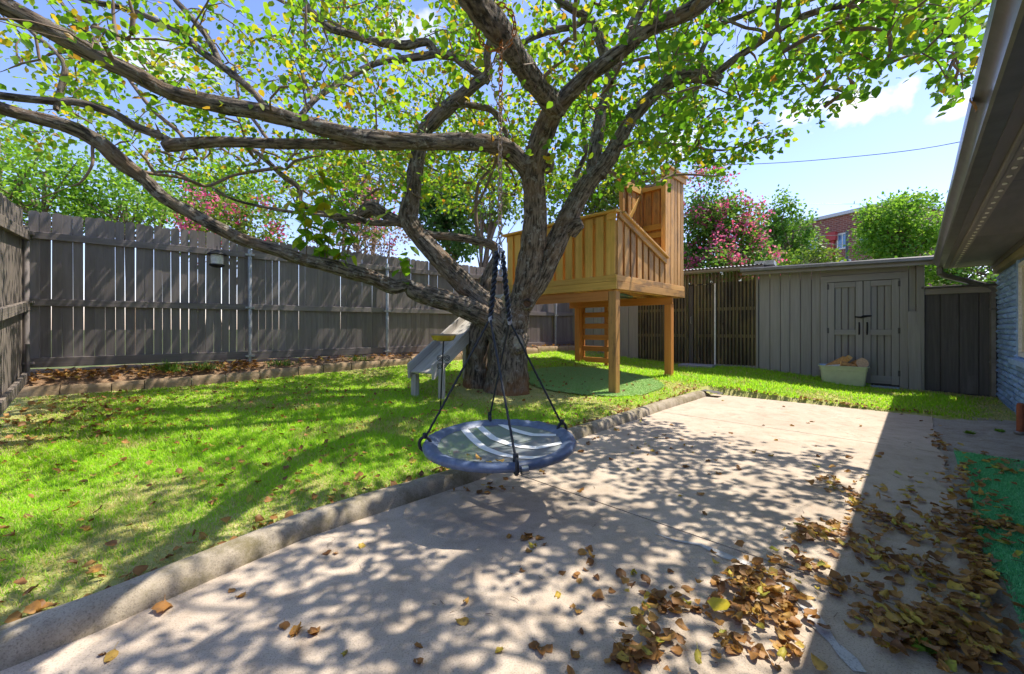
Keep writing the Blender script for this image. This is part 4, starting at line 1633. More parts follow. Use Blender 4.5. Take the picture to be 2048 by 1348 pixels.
def log(label, c, d, L, r, arc, roll=0.0):
    d = d.normalized()
    s = d.cross(EZ).normalized()
    t = s.cross(d)
    root = thing("firewood_log", label, "log", c, "firewood logs in the tub")
    n = 12
    ring = [(r * math.cos(roll + arc * i / n) * random.uniform(0.93, 1.05), r * math.sin(roll + arc * i / n) * random.uniform(0.93, 1.05)) for i in range(n + 1)]
    full = arc > 6
    if full:
        ring = ring[:-1]
    mb = MB()
    vs = [c + s * x + t * y + d * l for l in (-L / 2, L / 2) for x, y in ring]
    m_ = len(ring)
    mb.add(vs, [(k, k + 1, m_ + k + 1, m_ + k) for k in range(m_ - 1)] + ([(m_ - 1, 0, m_, 2 * m_ - 1)] if full else []), [(a.x, a.y, a.z) for a in vs])
    mb.build("bark", LOGBARK, root, 40)
    mb = MB()
    vs = [c + s * x * 0.995 + t * y * 0.995 + d * l for l in (-L / 2 - 0.002, L / 2 + 0.002) for x, y in (ring if full else ring + [(0, 0)])]
    m_ = len(ring) + (0 if full else 1)
    fs = [tuple(range(m_)), tuple(range(m_, 2 * m_))]
    if not full:
        fs += [(m_ - 2, m_ - 1, 2 * m_ - 1, 2 * m_ - 2), (m_ - 1, 0, m_, 2 * m_ - 1)]
    mb.add(vs, fs, [((a - c).dot(s), (a - c).dot(t), (a - c).dot(d)) for a in vs])
    mb.build("cut_face", LOGEND if full else LOGIN, root)


log("split orange log leaning up in the middle of the tub", tc + SD * -0.02 + EZ * 0.37, SD * 0.75 - SF * 0.3 - EZ * 0.75, 0.30, 0.085, 3.1, 0.3)
log("second split log behind the leaning one in the tub", tc + SD * 0.08 - SF * 0.03 + EZ * 0.36, SD * 0.8 - SF * 0.1 - EZ * 0.55, 0.32, 0.08, 3.1, 0.0)
log("round log with its sawn end showing at the right of the tub", tc - SD * 0.22 - SF * 0.02 + EZ * 0.37, SF * 0.9 - SD * 0.35 + EZ * 0.25, 0.26, 0.095, 6.3)
log("thin dark split log lying low between the others in the tub", tc - SD * 0.12 + SF * 0.08 + EZ * 0.33, SD * 0.9 + SF * 0.2 + EZ * 0.25, 0.34, 0.055, 3.1, 1.0)
mb = MB()
mb.beam(tc + SD * 0.22 + SF * 0.12 + EZ * 0.33, tc + SD * 0.02 + SF * 0.1 + EZ * 0.36, 0.05, 0.025, EZ, 0.003)
mb.build("white_offcut", WHITE, None, label="small white painted offcut lying in the tub of logs", cat="offcut")

# crumpled dark sheet at the kerb's far end
cc = G(1420, 786, 0.05)
mb = MB()
vs = []
for i in range(9):
    for j in range(7):
        x, y = (i / 8 - 0.5) * 0.34, (j / 6 - 0.5) * 0.22
        vs.append(cc + EU * (y + 0.02) - EV * (-x) + EZ * (0.035 - 0.5 * x * (1 if x > 0 else 0.2) * 0.35 + 0.022 * noise.noise(Vector((i * 0.8, j * 0.9, 3)))))
mb.add(vs, [(i * 7 + j, (i + 1) * 7 + j, (i + 1) * 7 + j + 1, i * 7 + j + 1) for i in range(8) for j in range(6)], vs)
mb.build("crumpled_sheet", plain("grey_plastic_sheet", (0.16, 0.14, 0.15), 0.35, 0, 0.3, 14), None, 60, label="crumpled dark plastic sheet draped over the far kerb end", cat="plastic sheet")
# blue chip on the concrete, near left
bc = G(58, 1299, 0.004)
mb = MB()
mb.prism([(-0.028, -0.02), (0.03, -0.016), (0.012, 0.012), (-0.012, 0.03)], 0.007, bc, Vector((1, 0, 0)), Vector((0, 1, 0)), Vector((0.1, 0.0, 1)).normalized())
mb.build("blue_chip", plain("blue_enamel", (0.05, 0.10, 0.24), 0.3), None, label="small dark blue chip lying at the foot of the kerb", cat="chip")

# ------------------------------------------------------------------ artificial turf
TURF = leaf_mat("turf_fibre", [(0.0, (0.12, 0.50, 0.19)), (0.5, (0.20, 0.70, 0.30)), (1.0, (0.36, 0.80, 0.42))], 0.2, 0.6, 1.2)
TURFB = ground_mat("turf_backing", [(0.3, (0.08, 0.34, 0.14)), (0.7, (0.14, 0.50, 0.23))], 12, 120, 0.006)
BLADE = [(-0.5, 0, 0), (0.5, 0, 0), (0.32, 0.55, 0.06), (-0.32, 0.55, 0.06), (0, 1.0, 0.25)]
BLF = [(0, 1, 2, 3), (3, 2, 4)]


TURF_OLD = leaf_mat("faded_turf_fibre", [(0.0, (0.34, 0.48, 0.15)), (0.5, (0.34, 0.62, 0.20)), (0.85, (0.44, 0.68, 0.26)), (1.0, (0.62, 0.56, 0.34))], 0.2, 0.6, 1.2)
TURFB_OLD = ground_mat("faded_turf_backing", [(0.3, (0.20, 0.32, 0.10)), (0.5, (0.28, 0.46, 0.16)), (0.7, (0.44, 0.42, 0.22))], 5, 60, 0.006)


def turf(name, label, inside, bbox, zf, n, hgt, wid, fib=TURF, bak=TURFB):
    root = thing(name, label, "artificial turf", UV((bbox[0] + bbox[1]) / 2, (bbox[2] + bbox[3]) / 2, 0))
    us, vs_ = np.arange(bbox[0], bbox[1], 0.06), np.arange(bbox[2], bbox[3], 0.06)
    uu, vv = np.meshgrid(us, vs_, indexing="ij")
    zz = zf(uu, vv)
    V = np.stack([uu * EU.x + vv * EV.x, uu * EU.y + vv * EV.y, zz], -1).reshape(-1, 3)
    nu, nv = uu.shape
    i, j = np.meshgrid(np.arange(nu - 1), np.arange(nv - 1), indexing="ij")
    ok = inside(uu[:-1, :-1] + 0.03, vv[:-1, :-1] + 0.03).ravel()
    a = (i * nv + j).ravel()[ok]
    o = fast_mesh("backing", V - np.array(WP[root.name]), [np.stack([a, a + nv, a + nv + 1, a + 1], 1)], bak)
    place(o, "backing", WP[root.name], root)
    u, v = rng.uniform(bbox[0], bbox[1], n * 2), rng.uniform(bbox[2], bbox[3], n * 2)
    k = inside(u, v)
    u, v = u[k][:n], v[k][:n]
    pos = np.stack([u * EU.x + v * EV.x, u * EU.y + v * EV.y, zf(u, v)], -1) - np.array(WP[root.name])
    fwd = np.stack([rng.normal(0, 0.45, len(u)), rng.normal(0, 0.45, len(u)), np.ones(len(u))], -1)
    up = rng.normal(0, 1, (len(u), 3))
    h = hgt * rng.uniform(0.6, 1.2, len(u))
    me = scatter("pile", BLADE, BLF, pos, fwd, up, h, fib, rng.uniform(0, 1, len(u)), np.full(len(u), wid))
    place(me, "pile", WP[root.name], root, kind="stuff")
    return root


turf("turf_strip", "bright green artificial turf strip beside the concrete by the house", lambda u, v: (u > 2.32) & (u < 5.60) & (v > 0.26 + 0.02 * np.sin(u * 3)), (2.3, 5.62, 0.24, 0.90), lambda u, v: 0.012 + 0.006 * np.sin(u * 5) * np.sin(v * 7), 52000, 0.016, 0.004)
tcu, tcv = uv_of(Vector((1.45, 7.55, 0)))
turf("turf_mat", "round worn green artificial turf mat on the ground under the playhouse", lambda u, v: ((u - tcu) ** 2 + (v - tcv) ** 2 < 1.25 ** 2), (tcu - 1.26, tcu + 1.26, tcv - 1.26, tcv + 1.26), lambda u, v: gz(u, v) + 0.02, 45000, 0.014, 0.006, TURF_OLD, TURFB_OLD)
# ------------------------------------------------------------------ the old tree
m, nt, p_, out = new_mat("bark")
v1 = coords(nt, scale=(32, 32, 6.0), rand=False)
f1 = tex(nt, v1, 1.0, 6, 0.65)
v2 = coords(nt, scale=(90, 90, 22.0), rand=False)
f2 = tex(nt, v2, 1.0, 4, 0.7)
vp = coords(nt, "pos")
pat = tex(nt, vp, 2.6, 5, 0.65)
lich = tex(nt, vp, 11, 5, 0.75)
col = mixrgb(nt, ramp(nt, f1, [(0.40, 0.0), (0.58, 1.0)]), (0.05, 0.04, 0.032), (0.32, 0.26, 0.205))
col = mixrgb(nt, ramp(nt, pat, [(0.48, 0.0), (0.68, 0.65)]), col, (0.27, 0.165, 0.09))
col = mixrgb(nt, ramp(nt, lich, [(0.55, 0.0), (0.62, 0.7)]), col, (0.44, 0.415, 0.37))
blk = tex(nt, vp, 6.5, 5, 0.7)
col = mixrgb(nt, ramp(nt, blk, [(0.56, 0.0), (0.66, 0.75)]), col, (0.05, 0.045, 0.042))
geo = node(nt, "ShaderNodeNewGeometry")
sep = node(nt, "ShaderNodeSeparateXYZ")
nt.links.new(geo.outputs["Position"], sep.inputs[0])
mr = node(nt, "ShaderNodeMapRange")
for i, x in ((1, 0.55), (2, 0.15), (3, 0.0), (4, 1.0)):
    mr.inputs[i].default_value = x
nt.links.new(sep.outputs[2], mr.inputs[0])
mu = node(nt, "ShaderNodeMath", operation="MULTIPLY")
nt.links.new(mr.outputs[0], mu.inputs[0])
nt.links.new(ramp(nt, pat, [(0.4, 0.0), (0.6, 0.9)]), mu.inputs[1])
col = mixrgb(nt, mu.outputs[0], col, (0.36, 0.16, 0.06))
nt.links.new(col, p_.inputs["Base Color"])
p_.inputs["Roughness"].default_value = 0.9
p_.inputs["Specular IOR Level"].default_value = 0.2
ad = node(nt, "ShaderNodeMath", operation="ADD")
nt.links.new(f1, ad.inputs[0])
nt.links.new(f2, ad.inputs[1])
bump(nt, p_, ad.outputs[0], 0.035, 1.0)
BARK = m
TWIG = plain("twig_bark", (0.26, 0.18, 0.12), 0.85, 0, 0.3, 20, 0.004, (0.13, 0.09, 0.065))
CUT = plain("healed_cut", (0.42, 0.36, 0.30), 0.8, 0, 0.25, 30, 0.01, (0.22, 0.17, 0.13))

tbase = W(1010, 775, 6.45)
tree = thing("old_shade_tree", "huge gnarled multi-stemmed shade tree spreading over lawn and patio", "tree", tbase)
SK_P, SK_R = [], []


def catmull(P, step):
    P = [np.array(p) for p in P]
    P = [2 * P[0] - P[1]] + P + [2 * P[-1] - P[-2]]
    out_ = []
    for i in range(1, len(P) - 2):
        p0, p1, p2, p3 = P[i - 1], P[i], P[i + 1], P[i + 2]
        n = max(2, int(np.linalg.norm((p2 - p1)[:3]) / step))
        for k in range(n):
            t = k / n
            out_.append(0.5 * ((2 * p1) + (-p0 + p2) * t + (2 * p0 - 5 * p1 + 4 * p2 - p3) * t * t + (-p0 + 3 * p1 - 3 * p2 + p3) * t ** 3))
    out_.append(P[-2])
    return np.array(out_)


def limb(name, pts, mat=None, flare=None, skel=True, sides=None, rough=1.0, parent=None):
    """pts = (px, py, depth, width px): a real bent tube with furrowed bark"""
    P = []
    for px, py, z, w in pts:
        q = W(px, py, z)
        P.append((q.x, q.y, q.z, w * (0.84 if name == "trunk" else 0.9) / 2 * z / F))
    rmax = max(p[3] for p in P)
    step = max(0.02, min(0.05, rmax * 0.3))
    C = catmull(P, step)
    sides = sides or (44 if rmax > 0.12 else 26 if rmax > 0.06 else 14)
    vs, gs = [], []
    nrm = None
    L = 0.0
    seed = random.random() * 50
    n = len(C)
    for i in range(n):
        p = Vector(C[i][:3])
        t = Vector(C[min(i + 1, n - 1)][:3]) - Vector(C[max(i - 1, 0)][:3])
        t.normalize()
        if nrm is None:
            nrm = t.cross(Vector((0, 1, 0.1))).normalized()
        nrm = (nrm - t * nrm.dot(t)).normalized()
        bn = t.cross(nrm)
        if i:
            L += (p - Vector(C[i - 1][:3])).length
        r = max(C[i][3], 0.004)
        lump = 1 + rough * 0.09 * noise.noise(Vector((L * 2.6, seed, 0))) + rough * 0.05 * noise.noise(Vector((L * 7, seed, 3)))
        amp = min(0.016, r * 0.12) * rough
        for k in range(sides):
            a = 2 * math.pi * k / sides
            ca, sa = math.cos(a), math.sin(a)
            q = Vector((ca * r * 24 + seed, sa * r * 24, L * 4.2))
            d = abs(noise.noise(q)) * 1.6 + 0.5 * abs(noise.noise(q * 2.3)) - 0.6
            d2 = noise.noise(Vector((ca * 1.3 + seed, sa * 1.3, L * 2.0)))
            rr = r * 0.96 * (lump + 0.09 * rough * d2) + amp * (d - 0.3)
            if flare:
                h = max(0.0, 1 - (p.z - flare[0]) / flare[1])
                rr *= 1 + 0.1 * h * h * (0.7 + 0.6 * math.sin(a * 5 + seed))
            vs.append(p + nrm * (ca * rr) + bn * (sa * rr))
            gs.append((ca * r + seed, sa * r, L))
        if skel and p.z > 2.2 and i % 4 == 0:
            SK_P.append(tuple(p))
            SK_R.append(r)
    fs = [(i * sides + k, i * sides + (k + 1) % sides, (i + 1) * sides + (k + 1) % sides, (i + 1) * sides + k) for i in range(n - 1) for k in range(sides)]
    fs += [tuple(range(sides - 1, -1, -1)), tuple(range((n - 1) * sides, n * sides))]
    mb = MB()
    mb.add(vs, fs, gs)
    return mb.build(name, mat or BARK, parent or tree, 75)


limb("trunk", [(1013, 800, 6.45, 116), (1014, 765, 6.45, 102), (1016, 720, 6.45, 92), (1016, 680, 6.42, 88), (1024, 645, 6.38, 84), (1036, 615, 6.35, 66), (1047, 580, 6.26, 60), (1057, 540, 6.15, 62), (1066, 490, 6.02, 61), (1070, 440, 5.9, 60), (1070, 390, 5.75, 60), (1066, 345, 5.6, 58), (1074, 300, 5.42, 56), (1092, 255, 5.22, 56), (1110, 212, 5.0, 54), (1114, 200, 4.97, 40)], None, (0.15, 0.75), False)
limb("trunk", [(950, 790, 6.75, 70), (952, 755, 6.7, 60), (953, 730, 6.68, 56), (956, 690, 6.62, 56), (965, 650, 6.55, 60), (985, 615, 6.5, 60), (990, 600, 6.45, 40)], None, (0.15, 0.6), False)
limb("limb", [(1112, 222, 5.05, 52), (1085, 185, 4.65, 50), (1044, 130, 3.9, 53), (1003, 68, 2.88, 60), (959, 17, 2.35, 66), (925, -40, 2.05, 68), (880, -120, 1.8, 70), (780, -260, 1.6, 55), (640, -420, 1.5, 30)])
limb("limb", [(1106, 222, 5.02, 44), (1145, 180, 4.85, 40), (1181, 147, 4.7, 39), (1249, 96, 4.5, 38), (1300, 55, 4.3, 38), (1374, 25, 4.1, 38), (1420, -10, 4.0, 38), (1500, -90, 3.9, 30), (1600, -190, 3.7, 20), (1700, -300, 3.5, 8)])
tb = [(1040, 612, 6.36, 60), (1074, 560, 6.28, 56), (1102, 505, 6.2, 52), (1127, 455, 6.15, 50), (1152, 405, 6.1, 46), (1181, 360, 6.05, 43), (1212, 325, 6.0, 42), (1235, 285, 5.95, 34), (1262, 240, 5.9, 32), (1300, 197, 5.8, 33), (1337, 164, 5.7, 35), (1387, 147, 5.55, 37), (1425, 156, 5.45, 35), (1442, 163, 5.42, 26)]
limb("limb", tb)
limb("limb", [(1140, 462, 6.12, 40), (1152, 452, 6.06, 34), (1164, 446, 6.02, 26)], None, None, False)
limb("limb", [(1185, 350, 6.06, 36), (1192, 290, 6.1, 32), (1198, 250, 6.15, 30), (1212, 195, 6.2, 28), (1222, 150, 6.2, 27), (1208, 103, 6.2, 26), (1188, 51, 6.15, 24), (1164, 28, 6.1, 22), (1119, 0, 6.0, 18), (1080, -50, 5.9, 12), (1050, -120, 5.7, 6)])
limb("limb", [(1220, 160, 6.2, 24), (1245, 95, 6.2, 24), (1272, 35, 6.1, 24), (1300, -30, 6.0, 19), (1320, -110, 5.9, 10)])
limb("limb", [(1066, 350, 5.65, 56), (1044, 325, 5.55, 48), (1010, 297, 5.42, 44), (942, 284, 5.2, 40), (839, 284, 4.95, 38), (737, 278, 4.7, 42), (668, 262, 4.55, 38), (600, 244, 4.4, 36), (530, 225, 4.25, 38), (444, 210, 4.1, 38), (342, 185, 3.95, 36), (273, 150, 3.8, 36), (205, 118, 3.7, 38), (154, 89, 3.6, 42), (102, 61, 3.5, 44), (51, 34, 3.4, 46), (0, 7, 3.3, 46), (-90, -40, 3.1, 44), (-250, -120, 2.9, 34), (-500, -240, 2.6, 14)])
limb("limb", [(765, 282, 4.76, 26), (700, 289, 4.7, 27), (632, 288, 4.6, 25), (547, 287, 4.5, 24), (444, 284, 4.4, 26), (376, 287, 4.3, 28), (336, 292, 4.25, 27), (326, 294, 4.23, 20)])
limb("limb", [(352, 289, 4.27, 16), (321, 272, 4.24, 17), (273, 253, 4.2, 18), (222, 225, 4.15, 18), (154, 205, 4.1, 17), (102, 202, 4.0, 18), (0, 191, 3.9, 19), (-120, 170, 3.8, 16), (-300, 120, 3.7, 8)])
limb("limb", [(1004, 668, 6.4, 70), (985, 643, 6.3, 58), (943, 621, 6.2, 52), (894, 602, 6.05, 48), (835, 584, 5.9, 48), (812, 570, 5.85, 34), (783, 573, 5.75, 38), (747, 556, 5.65, 37), (698, 543, 5.5, 36), (665, 533, 5.4, 34), (600, 517, 5.2, 31), (555, 501, 5.05, 31), (490, 481, 4.9, 30), (424, 449, 4.7, 30), (375, 422, 4.6, 30), (326, 394, 4.45, 30), (290, 359, 4.35, 33), (239, 321, 4.2, 38), (205, 290, 4.1, 31), (154, 260, 4.0, 31), (102, 243, 3.9, 30), (34, 226, 3.8, 30), (0, 215, 3.7, 31), (-100, 180, 3.5, 28), (-300, 100, 3.3, 14)])
limb("limb", [(1008, 655, 6.46, 56), (982, 617, 6.42, 50), (943, 582, 6.4, 50), (894, 533, 6.4, 47), (855, 491, 6.4, 43), (829, 461, 6.4, 43), (817, 435, 6.4, 43), (822, 405, 6.4, 40), (826, 376, 6.38, 38), (836, 308, 6.3, 36), (849, 263, 6.25, 37), (880, 229, 6.2, 37), (918, 195, 6.1, 31), (952, 167, 6.05, 27), (976, 148, 6.0, 24), (974, 112, 5.9, 20), (985, 60, 5.8, 16), (992, 0, 5.7, 12), (1000, -70, 5.6, 6)])
limb("limb", [(978, 625, 6.6, 36), (968, 585, 6.7, 30), (978, 545, 6.8, 25), (993, 512, 6.82, 23), (984, 490, 6.75, 22), (940, 479, 6.7, 20), (900, 473, 6.6, 19), (858, 470, 6.5, 20), (832, 460, 6.45, 22)])
limb("limb", [(824, 448, 6.42, 32), (792, 440, 6.5, 26), (762, 424, 6.5, 30), (742, 416, 6.5, 35), (718, 432, 6.5, 30), (690, 440, 6.5, 18), (640, 422, 6.5, 16), (601, 405, 6.4, 15), (598, 376, 6.4, 13), (564, 350, 6.3, 12), (530, 318, 6.2, 12), (513, 305, 6.2, 9)])
limb("limb", [(800, 446, 6.45, 16), (740, 445, 6.35, 15), (700, 432, 6.3, 12), (640, 430, 6.2, 10), (560, 420, 6.1, 8), (470, 400, 6.0, 6), (420, 372, 5.9, 5)])
br = [
    [(978, 165, 6.05, 16), (931, 130, 6.0, 20), (908, 112, 6.0, 20), (873, 106, 6.0, 20), (853, 84, 5.95, 18), (805, 90, 5.9, 20), (747, 82, 5.8, 19), (702, 68, 5.7, 17), (658, 55, 5.6, 17), (617, 14, 5.5, 14), (590, -40, 5.4, 10)],
    [(876, 106, 6.0, 14), (845, 112, 5.9, 17), (812, 117, 5.8, 16), (754, 126, 5.6, 14), (685, 161, 5.3, 14), (627, 202, 4.8, 13), (598, 238, 4.45, 13)],
    [(540, 224, 4.28, 14), (496, 174, 4.3, 16), (444, 133, 4.3, 17), (403, 103, 4.3, 17), (359, 65, 4.25, 14), (290, 31, 4.2, 13), (239, 14, 4.2, 12), (171, 0, 4.1, 12), (90, -30, 4.0, 8)],
    [(440, 130, 4.3, 14), (428, 100, 4.35, 14), (410, 68, 4.4, 13), (376, 27, 4.4, 14), (345, -8, 4.4, 11), (320, -60, 4.4, 7)],
    [(626, 204, 4.85, 9), (605, 147, 5.0, 9), (608, 89, 5.1, 8), (612, 30, 5.1, 6), (606, -30, 5.1, 4)],
    [(112, 220, 4.0, 11), (118, 191, 4.05, 12), (130, 137, 4.1, 12), (113, 106, 4.1, 9), (68, 68, 4.1, 8), (20, 20, 4.0, 5)],
    [(236, 108, 3.75, 8), (240, 98, 3.8, 9), (228, 45, 3.9, 8), (226, 0, 3.9, 5)],
    [(205, 112, 3.72, 11), (185, 75, 3.8, 12), (154, 44, 3.9, 10), (120, 0, 4.0, 8), (100, -50, 4.0, 5)],
    [(372, 284, 4.32, 8), (355, 262, 4.4, 9), (308, 222, 4.5, 9), (267, 171, 4.6, 8), (230, 120, 4.7, 5)],
    [(188, 284, 4.1, 9), (185, 297, 4.05, 7), (184, 330, 4.0, 6), (164, 362, 3.95, 5), (146, 372, 3.95, 3)],
    [(410, 372, 5.2, 7), (359, 355, 4.9, 7), (294, 345, 4.5, 8), (268, 330, 4.3, 7)],
    [(560, 335, 6.25, 9), (470, 350, 6.0, 8), (410, 372, 5.7, 7), (350, 345, 5.5, 7), (300, 345, 5.3, 5)],
    [(1422, 152, 5.45, 18), (1460, 125, 5.35, 17), (1491, 104, 5.3, 17), (1553, 62, 5.1, 17), (1615, 29, 4.95, 16), (1699, 8, 4.8, 15), (1782, 0, 4.7, 14), (1832, 21, 4.6, 13), (1873, 46, 4.5, 12), (1906, 79, 4.4, 10), (1915, 100, 4.35, 8), (1894, 154, 4.3, 7), (1906, 183, 4.25, 4)],
    [(1391, 140, 5.55, 14), (1408, 91, 5.6, 13), (1433, 54, 5.6, 12), (1470, 37, 5.5, 12), (1532, 17, 5.4, 11), (1595, 8, 5.3, 9), (1680, -20, 5.2, 6)],
    [(1430, 58, 5.6, 9), (1449, 25, 5.7, 9), (1475, -10, 5.7, 7), (1500, -60, 5.7, 4)],
    [(1455, 40, 5.55, 7), (1490, 55, 5.4, 7), (1524, 62, 5.3, 7), (1574, 91, 5.1, 7), (1636, 120, 4.9, 6), (1657, 152, 4.85, 4)],
    [(1152, 372, 6.1, 12), (1150, 355, 6.2, 13), (1171, 305, 6.3, 11), (1167, 256, 6.4, 10), (1178, 191, 6.5, 8), (1190, 130, 6.6, 5)],
    [(1030, 100, 6.6, 10), (1060, 78, 6.6, 14), (1096, 64, 6.6, 15), (1147, 52, 6.4, 14), (1170, 40, 6.2, 14)],
    [(957, 480, 6.7, 9), (952, 430, 6.75, 9), (956, 372, 6.8, 8), (975, 345, 6.8, 8), (1000, 328, 6.8, 7), (1030, 325, 6.6, 5)],
    [(1000, 300, 5.5, 8), (985, 340, 5.7, 8), (965, 390, 5.9, 6), (935, 440, 6.1, 3)],
    [(1210, 340, 6.0, 10), (1260, 360, 6.5, 9), (1300, 372, 7.0, 7), (1350, 350, 7.2, 6), (1430, 352, 7.0, 4)],
    [(1228, 300, 5.96, 9), (1280, 285, 5.7, 8), (1360, 290, 5.5, 6), (1450, 300, 5.3, 5), (1540, 270, 5.2, 3)],
    [(1340, 168, 5.7, 10), (1330, 130, 5.8, 10), (1360, 60, 5.9, 8), (1390, 0, 6.0, 6), (1400, -60, 6.0, 4)],
    [(905, 205, 6.1, 14), (940, 210, 6.3, 16), (985, 222, 6.5, 16), (1010, 260, 6.6, 13), (1020, 300, 6.6, 8)],
    [(700, 66, 5.7, 9), (640, 30, 5.9, 9), (580, 10, 6.0, 8), (500, -30, 6.0, 5)],
    [(540, 285, 4.5, 8), (515, 250, 4.7, 8), (480, 200, 5.0, 7), (470, 130, 5.2, 5)],
]
for b in br:
    limb("branch", b, BARK if max(x[3] for x in b) > 11 else TWIG, None, True, None, 1.1)
# knots: a healed saw cut and a hollow
def knot(px, py, z, r, mat, label, hollow=False, sq=1.0):
    c = W(px, py, z)
    ax = (Vector((1, 0, 0)), EZ, Vector((0, -1, 0)))

    def warp(mb):
        mb.v = [c + Vector(((v - c).x * (1 + 0.25 * noise.noise((v - c) * 9)) + 0.3 * r * noise.noise(v * 7), (v - c).y, (v - c).z * sq * (1 + 0.25 * noise.noise((v - c) * 9 + Vector((3, 0, 0)))) + 0.3 * r * noise.noise(v * 7 + Vector((4, 0, 0))))) + Vector((0, -1, 0)) * (0.018 * noise.noise(v * 22)) for v in mb.v]
        return mb
    mb = MB()
    mb.lathe([(r * 1.5, -0.12), (r * 1.38, -0.05), (r * 1.15, -0.005), (r * 0.95, 0.006), (r * 0.78, -0.008), (r * 0.7, -0.04)], c, 26, ax)
    k = warp(mb).build("knot", BARK, tree, 80, label=label)
    mb = MB()
    prof = [(r * 0.78, -0.025), (r * 0.5, -0.09), (0.0, -0.12)] if hollow else [(r * 0.85, -0.02), (r * 0.6, -0.004), (r * 0.3, -0.012), (0.0, -0.006)]
    mb.lathe(prof, c, 22, ax)
    warp(mb).build("hollow" if hollow else "healed_wood", mat, k, 80)


HOLLOW = plain("hollow_wood", (0.20, 0.10, 0.045), 0.95, 0, 0.3, 20, 0.01, (0.05, 0.03, 0.02))
knot(1036, 684, 6.13, 0.105, CUT, "pale healed saw cut low on the trunk", False, 1.35)
knot(1054, 608, 6.12, 0.075, HOLLOW, "dark hollow knot below the fork", True, 0.8)
knot(1096, 320, 5.47, 0.06, HOLLOW, "dark scar on the upright stem", True, 1.6)
knot(1207, 347, 5.90, 0.04, CUT, "small pale pruning scar on the right limb")

# ------------------------------------------------------------------ crown: boughs, twigs and leaves
FRX = [1330, 1400, 1450, 1520, 1590, 1605, 1640, 1700, 1740, 1790, 1850, 1870, 1900, 1945, 1985, 2010]
FRY = [350, 335, 335, 318, 255, 225, 228, 205, 160, 125, 125, 180, 205, 190, 70, -20]
FLX = [-400, 0, 250, 350, 550, 640, 800, 950, 1100, 1330]
FLY = [330, 320, 315, 350, 420, 440, 425, 420, 395, 370]


def allowed(X, Y, z):
    """how likely a leaf spray is at this place: an uneven dome, thin to the west, ragged low edge"""
    r2 = ((X + 0.9) / 6.7) ** 2 + ((Y - 4.9) / 5.4) ** 2
    ok = (r2 < 1) & (0.68 * X + 0.73 * Y < 7.15) & (X * EV.x + Y * EV.y < 0.75)
    zlo = 3.15 + 0.35 * np.clip(1 - r2, 0, 1) + 0.45 * np.clip((3.4 - Y) / 2, 0, 1)
    zhi = 4.5 + 2.4 * np.clip(1 - r2, 0, 1)
    ok &= (z > zlo - 0.6) & (z < zhi)
    px = CX + F * X / np.maximum(Y, 0.1)
    py = HY - F * (z - CZ) / np.maximum(Y, 0.1)
    lim = np.where(px > 1330, np.interp(px, FRX, FRY), np.interp(px, FLX, FLY))
    lim = np.where((px > 2010) | (px < -500), -30, lim)
    ok &= py < lim
    low = np.clip((lim - py) / 120, 0.0, 1)
    d = 0.35 + 0.65 * low
    d = d * np.where(px < 500, 0.8, np.where(px < 800, 0.95, 1.0))
    d = d * np.where(X < 0.9, np.where(Y < 3.3, 0.55, np.where(Y < 5.7, 0.34, np.where(X < -1.8, 0.62, 0.8))), 1.0) * np.where((py < -30) & (X < 0.4), 0.42, 1.0)
    d = np.where((px > 1700) & (py > -20), 1.5, d)
    return ok * np.minimum(d, 1.6) / 1.6


ATT = []
NATT = 2500
while len(ATT) < NATT:
    X, Y, Zz = rng.uniform(-7.6, 5.9, 4000), rng.uniform(-0.5, 10.3, 4000), rng.uniform(2.7, 6.9, 4000)
    pr = allowed(X, Y, Zz)
    k = rng.uniform(0, 1, 4000) < pr
    for a in np.stack([X, Y, Zz], 1)[k]:
        nz = noise.noise(Vector(a * 0.9)) + 0.5 * noise.noise(Vector(a * 2.1))
        if nz > -0.18:
            ATT.append(a)
ATT = np.array(ATT[:NATT])
# sprays that hang low on the right, by the gutter, and along the low right edge
extra = [W(a, b, z) for a, b, z in ((1895, 120, 4.3), (1900, 165, 4.25), (1925, 190, 4.2), (1870, 150, 4.3), (1840, 60, 4.5), (1930, 60, 4.3), (1960, 20, 4.2), (1660, 150, 4.85), (1640, 180, 4.85), (1690, 190, 4.8), (1600, 215, 4.9), (1560, 200, 5.0), (1540, 285, 5.2), (1575, 265, 5.2), (1500, 310, 5.3), (1470, 320, 5.3), (1440, 325, 5.3), (1620, 120, 4.9), (1700, 120, 4.7), (1750, 90, 4.6), (1800, 70, 4.55), (1500, 250, 5.2), (1450, 240, 5.4), (1580, 160, 5.0), (1480, 290, 5.25), (1400, 320, 5.5), (1655, 205, 4.85), (1715, 215, 4.8))]
ATT = np.concatenate([ATT, np.array([tuple(e) for e in extra])])
SP = np.array(SK_P)
NP = list(map(tuple, SP))
NPAR = [-1] * len(NP)
NC = [0] * len(NP)
d0 = np.array([np.min(np.linalg.norm(SP - a, axis=1)) for a in ATT])
order = np.argsort(d0)
buf = np.zeros((len(NP) + len(ATT) * 12, 3))
buf[:len(NP)] = SP
cnt = len(NP)
paths, ends = [], []
cons = [0] * len(buf)
par = [-1] * len(buf)
